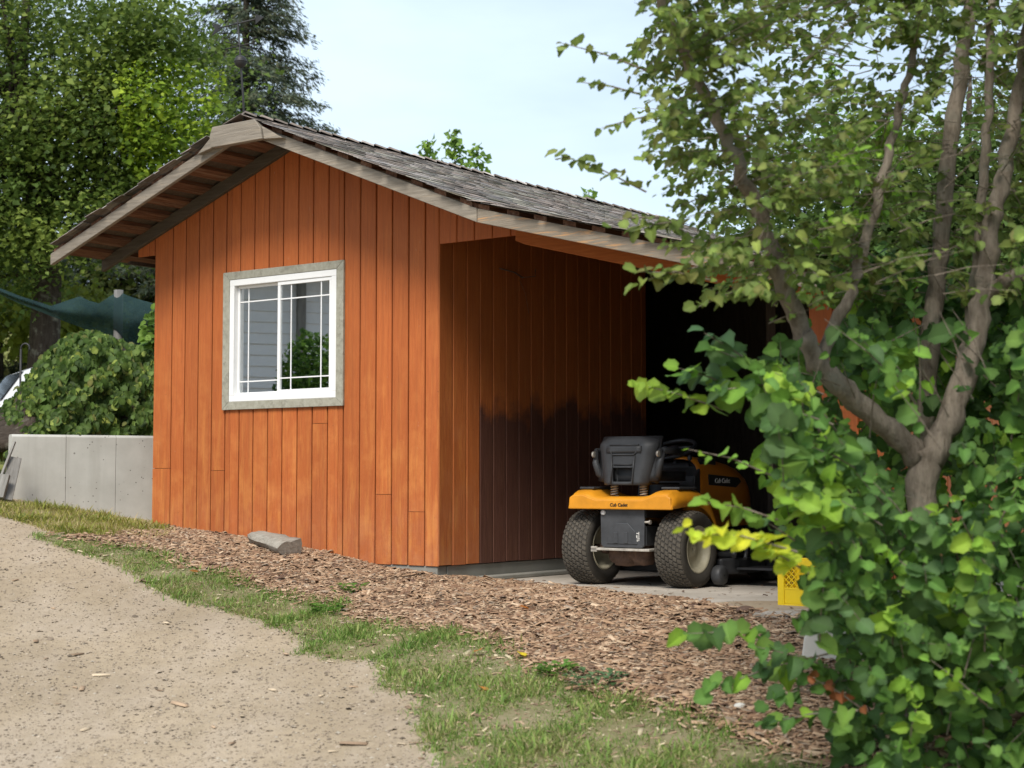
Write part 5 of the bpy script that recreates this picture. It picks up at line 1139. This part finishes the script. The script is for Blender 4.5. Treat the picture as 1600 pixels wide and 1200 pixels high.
def spruce(name, label, px, depth, height_py, r_base, n_whorl, cols, z0=.3, group='spruces behind the shed', seed=0):
    rg = np.random.default_rng(seed); o = at(px, 700, depth); o.z = float(gz(o.x, o.y)) - .1; O = np.array(o); H = at(px, height_py, depth).z - o.z
    t = empty(name, tuple(o), label=label, cat='tree', group=group); MB().tube([(0, 0, 0), (0, 0, H * .5), (0, 0, H)], [.24, .14, .01], 8).build('trunk', MAT['dark_bark'], t)
    PP, AX, NR, SZ = [], [], [], []; bm_ = MB()
    for i in range(n_whorl):
        f = i / n_whorl; z = H * (z0 / H + (1 - z0 / H) * f); rr = r_base * (1 - f) ** .85 + .12
        for k in range(8):
            a = rg.uniform(0, 6.28); L_ = rr * rg.uniform(.7, 1.15); d = np.array([math.cos(a), math.sin(a), 0]); m = max(3, int(L_ / .11)); ts = np.linspace(.15, 1, m)
            line = np.array([d * L_ * s_ + [0, 0, z + .18 * L_ * math.sin(s_ * 2.2) - .42 * L_ * s_ * s_ + .22 * L_ * s_ ** 4] for s_ in ts]); bm_.tube([tuple(line[0] * [.1, .1, 1]), tuple(line[m // 2]), tuple(line[-1])], [.02, .012, .004], 4, cap=False)
            for q, s_ in zip(line, ts):
                for _ in range(20):
                    PP.append(q + rg.normal(0, .07, 3)); AX.append(d * rg.uniform(.2, 1) + np.cross(d, [0, 0, 1]) * rg.normal(0, .8) + [0, 0, -rg.uniform(.1, .9)]); NR.append(rg.normal(0, 1, 3)); SZ.append(rg.uniform(.09, .19))
    P = np.array(PP) + O; n = len(P); cl = pick(cols, n); V_, F_ = inst(np.array([(0, 0, 0), (.10, .35, .03), (0, 1, 0), (-.10, .4, .03)]), np.array([(0, 1, 2, 3)]), P - O, np.array(AX), np.array(NR), np.array(SZ))
    np_mesh('needles', V_, F_, MAT['needle'], t, col=np.repeat(np.c_[cl, np.ones(n)], 4, 0), kind='stuff'); bm_.build('branches', MAT['dark_bark'], t, kind='stuff')
SPC = [(.058, .080, .050), (.078, .104, .064), (.10, .125, .080), (.125, .13, .075)]
spruce('spruce', 'tall grey-green spruce rising behind the shed roof peak', 378, 34, -190, 3.3, 44, SPC, 1.0, seed=3)
spruce('spruce', 'dark spruce behind the shade net at the left', 190, 33, 250, 3.0, 20, SPC, .8, seed=4)
spruce('spruce', 'drooping blue-grey spruce at the far left edge', -10, 31, 330, 2.3, 22, [(.08, .105, .085), (.11, .135, .11), (.06, .08, .06)], 2.6, seed=5)
# upright saplings over the ridge
for (px, py, d, lb) in ((668, 218, 26, 'first sapling tip from the left showing above the roof ridge'), (710, 203, 26, 'tallest slender sapling tip above the roof ridge'), (745, 228, 26.5, 'sapling tip right of the tallest one above the ridge'), (920, 298, 26, 'lone sapling tip low above the roof ridge near the hazel leaves'), (1300, 92, 30, 'thin sparse sapling seen through the hazel crown')):
    o = at(px, 700, d); o.z = float(gz(o.x, o.y)); t = empty('sapling', tuple(o), label=lb, cat='tree', group='saplings behind the shed'); O = np.array(o); tp = np.array(at(px, py, d)); H = tp[2] - O[2]
    MB().tube([(0, 0, 0), (0.03, 0, H * .6), tuple(tp - O)], [.05, .03, .006], 6).build('trunk', MAT['dark_bark'], t)
    n = 520; f = RNG.random(n) ** .8; spread_ = .05 + .30 * f; P = tp + np.stack([RNG.normal(0, 1, n) * spread_, RNG.normal(0, 1, n) * spread_, -f * 2.4], 1)
    foliage(t, P, RNG.normal(0, 1, (n, 3)) + [0, 0, .2], RNG.normal(0, .6, (n, 3)) + [0, -.4, .8], RNG.uniform(.09, .16, n), pick([(.16, .27, .045), (.22, .34, .05), (.12, .21, .04)], n), 0, None, ST, name='crown')
# low sunny shrubs far left
for (px, py, d, rx, rz_, lb, cols) in ((85, 500, 29, 1.3, .8, 'yellow-green shrub lit beyond the shade net', [(.18, .22, .03), (.24, .27, .04)]), (25, 590, 34, 2.4, .7, 'pale dry shrubs in the meadow at the left edge', [(.20, .21, .06), (.26, .25, .09)]), (150, 470, 33, 1.6, 1.0, 'olive shrub under the dark spruce', [(.09, .12, .025), (.13, .15, .03)])):
    c = np.array(at(px, py, d)); o = Vector((c[0], c[1], float(gz(c[0], c[1])))); t = empty('shrub', tuple(o), label=lb, cat='shrub'); n = 2200
    u = norm(RNG.normal(size=(n, 3))) * RNG.random((n, 1)) ** .4; P = c + u * [rx, rx, rz_] + RNG.normal(0, .08, (n, 3)); MB().tube([(0, 0, 0), tuple(c - np.array(o))], [.06, .03], 6).build('stem', MAT['dark_bark'], t)
    foliage(t, P, RNG.normal(0, 1, (n, 3)), RNG.normal(0, .5, (n, 3)) + [0, -.4, .9], RNG.uniform(.12, .2, n), pick(cols, n), 0, None, ST, name='crown')

# ---- the house across the drive, seen mirrored in the window
hs = empty('lap_sided_house', (-10.6, 11.2, float(gz(-10.6, 11.2)) - .1), R(-6), label='pale lap-sided house across the drive, mirrored in the shed window', cat='house')
MB().box((-5, -6, -.4), (-.03, 7, 3.4)).build('wall', MAT['lap_siding'], hs)
for i in range(22): MB().prism([(-.028, i * .15), (.0, i * .15), (-.018, i * .15 + .149), (-.028, i * .15 + .149)], 'y', -6, 7).build('lap_board', MAT['lap_siding'], hs)
MB().prism([(-5.4, 3.2), (.5, 3.3), (.5, 3.4), (-2.4, 4.9)], 'y', -6.4, 7.4).build('roof', MAT['dark_wood'], hs)
MB().box((.002, .2, -.3), (.10, .32, 3.3)).build('downpipe', MAT['grey_wood'], hs, bevel=.02)
bsx = np.array(SM @ Vector((-5.75, -4.6, 0))); bsx[2] = float(gz(bsx[0], bsx[1])); fs_ = empty('garden_shrub', tuple(bsx), label='green shrub by the lap-sided house, mirrored in the shed window', cat='shrub')
MB().tube([(0, 0, 0), (0, 0, 1.2)], [.05, .02], 6).build('stem', MAT['dark_bark'], fs_)
n = 5000; u = norm(RNG.normal(size=(n, 3))) * RNG.random((n, 1)) ** .35; P = bsx + [0, 0, 1.05] + u * [.5, .5, 1.0] * (1.0)
foliage(fs_, P, RNG.normal(0, 1, (n, 3)), RNG.normal(0, .5, (n, 3)) + [.5, 0, .7], RNG.uniform(.05, .085, n), pick([(.06, .13, .02), (.10, .19, .03), (.15, .26, .04)], n), 0, None, ST, name='crown')
# chips and leaf bits blown onto the slab
n = 420; lx = RNG.uniform(.15, 3.3, n); ly = -1.0 + 2.6 * RNG.random(n) ** 2.2; W_ = np.array([tuple(SM @ Vector((a, b, SLAB + .006))) for a, b in zip(lx, ly)]); ang = RNG.uniform(0, 6.28, n)
V_, F_ = inst(np.array([(-.2, 0, 0), (.2, 0, 0), (.15, 1, .03), (-.15, .95, .05)]), np.array([(0, 1, 2, 3)]), W_, np.stack([np.cos(ang), np.sin(ang), RNG.normal(0, .1, n)], 1), norm(RNG.normal(0, .2, (n, 3)) + [0, 0, 1]), RNG.lognormal(math.log(.02), .5, n))
props(np_mesh('leaf_litter', V_, F_, MAT['chip'], col=np.repeat(np.c_[pick([(.22, .13, .08), (.12, .07, .045), (.30, .2, .12)], n), np.ones(n)], 4, 0)), 'scattered chips and leaf bits on the bay slab', 'litter', None, 'stuff')
# broad-leaved weeds and a few fallen leaves at the grass edge
for k, (px, py, r_, lb) in enumerate(((940, 1075, .16, 'pale blue-green weed rosette at the edge of the mulch'), (543, 930, .12, 'low green weed clump in the mulch above the grass strip'), (508, 962, .10, 'bright green broad-leaved weed in the grass strip'), (870, 1060, .10, 'small leafy weed where grass meets mulch'))):
    o = gpt(px, py); t = empty('weed', tuple(o), label=lb, cat='weed'); n = 70; a = RNG.uniform(0, 6.28, n); rr = RNG.random(n) ** .6 * r_
    P = np.array(o) + np.stack([np.cos(a) * rr, np.sin(a) * rr, .02 + RNG.random(n) * .05], 1)
    foliage(t, P, np.stack([np.cos(a), np.sin(a), RNG.uniform(.1, .8, n)], 1), np.stack([-np.cos(a) * .4, -np.sin(a) * .4, np.ones(n)], 1), RNG.uniform(.03, .055, n), pick([(.13, .22, .10), (.10, .18, .07)] if k == 0 else [(.10, .21, .035), (.14, .26, .045)], n), 0, None, ST)
for (px, py, c, lb) in ((745, 1030, (.50, .20, .05), 'orange fallen leaf lying on the grass strip'), (758, 1092, (.55, .24, .06), 'orange fallen leaf low in the grass strip'), (825, 962, (.55, .23, .05), 'orange fallen leaf on the mulch left of the mower'), (308, 904, (.45, .22, .07), 'tan fallen leaf on the grass strip below the log'), (817, 1037, (.65, .55, .04), 'yellow fallen leaf at the edge of the mulch')):
    o = link('fallen_leaf', LEAF_ME[0], None, None, label=lb, cat='leaf', group='fallen leaves on the ground'); p = gpt(px, py); o.location = (p.x, p.y, p.z + .045); o.scale = (.055,) * 3; o.rotation_euler = (R(20), R(15), px * 1.7); o.color = (*c, 1)
# bits of bark and twig lying on the drive
n = 150; ys = 6 + 7 * RNG.random(n) ** 1.2; xs = RNG.uniform(-.34, .0, n) * ys; P = np.stack([xs, ys, gz(xs, ys) + .006], -1); a, b = proj(P)
ok = ~inpoly(a, b, GRASS) & ~inpoly(a, b, MULCH) & ~inpoly(a, b, YGRASS); P = P[ok]; n = len(P); ang = RNG.uniform(0, 6.28, n)
V_, F_ = inst(tv := np.array([(-.16,-.5,-.03),(.16,-.5,-.03),(.12,.5,-.02),(-.13,.44,-.02),(-.15,-.48,.06),(.13,-.46,.07),(.10,.45,.06),(-.09,.4,.05)]), np.array([(4,5,6,7),(0,1,5,4),(1,2,6,5),(2,3,7,6),(3,0,4,7)]), P, np.stack([np.cos(ang), np.sin(ang), RNG.normal(0, .06, n)], 1), norm(RNG.normal(0, .12, (n, 3)) + [0, 0, 1]), RNG.lognormal(math.log(.045), .5, n).clip(.02, .14))
props(np_mesh('bark_bits', V_, F_, MAT['chip'], col=np.repeat(np.c_[pick([(.42, .30, .20), (.26, .18, .12), (.50, .40, .28)], n), np.ones(n)], 8, 0)), 'stray bark bits on the gravel drive', 'bark', None, 'stuff')

P = cells(GRASS, 2600, None, jit=.06); n = len(P); P[:, 2] += .012; ang = RNG.uniform(0, 6.28, n)
V_, F_ = inst(tv, np.array([(4,5,6,7),(0,1,5,4),(1,2,6,5),(2,3,7,6),(3,0,4,7)]), P, np.stack([np.cos(ang), np.sin(ang), RNG.normal(0, .25, n)], 1), norm(RNG.normal(0, .25, (n, 3)) + [0, 0, 1]), RNG.lognormal(math.log(.026), .45, n).clip(.01, .08))
props(np_mesh('stray_chips', V_, F_, MAT['chip'], col=np.repeat(np.c_[pick([(.42, .30, .20), (.30, .21, .14), (.50, .42, .28), (.20, .14, .09)], n), np.ones(n)], 8, 0)), 'stray wood chips and straw lying in the grass strip', 'wood chips', None, 'stuff')
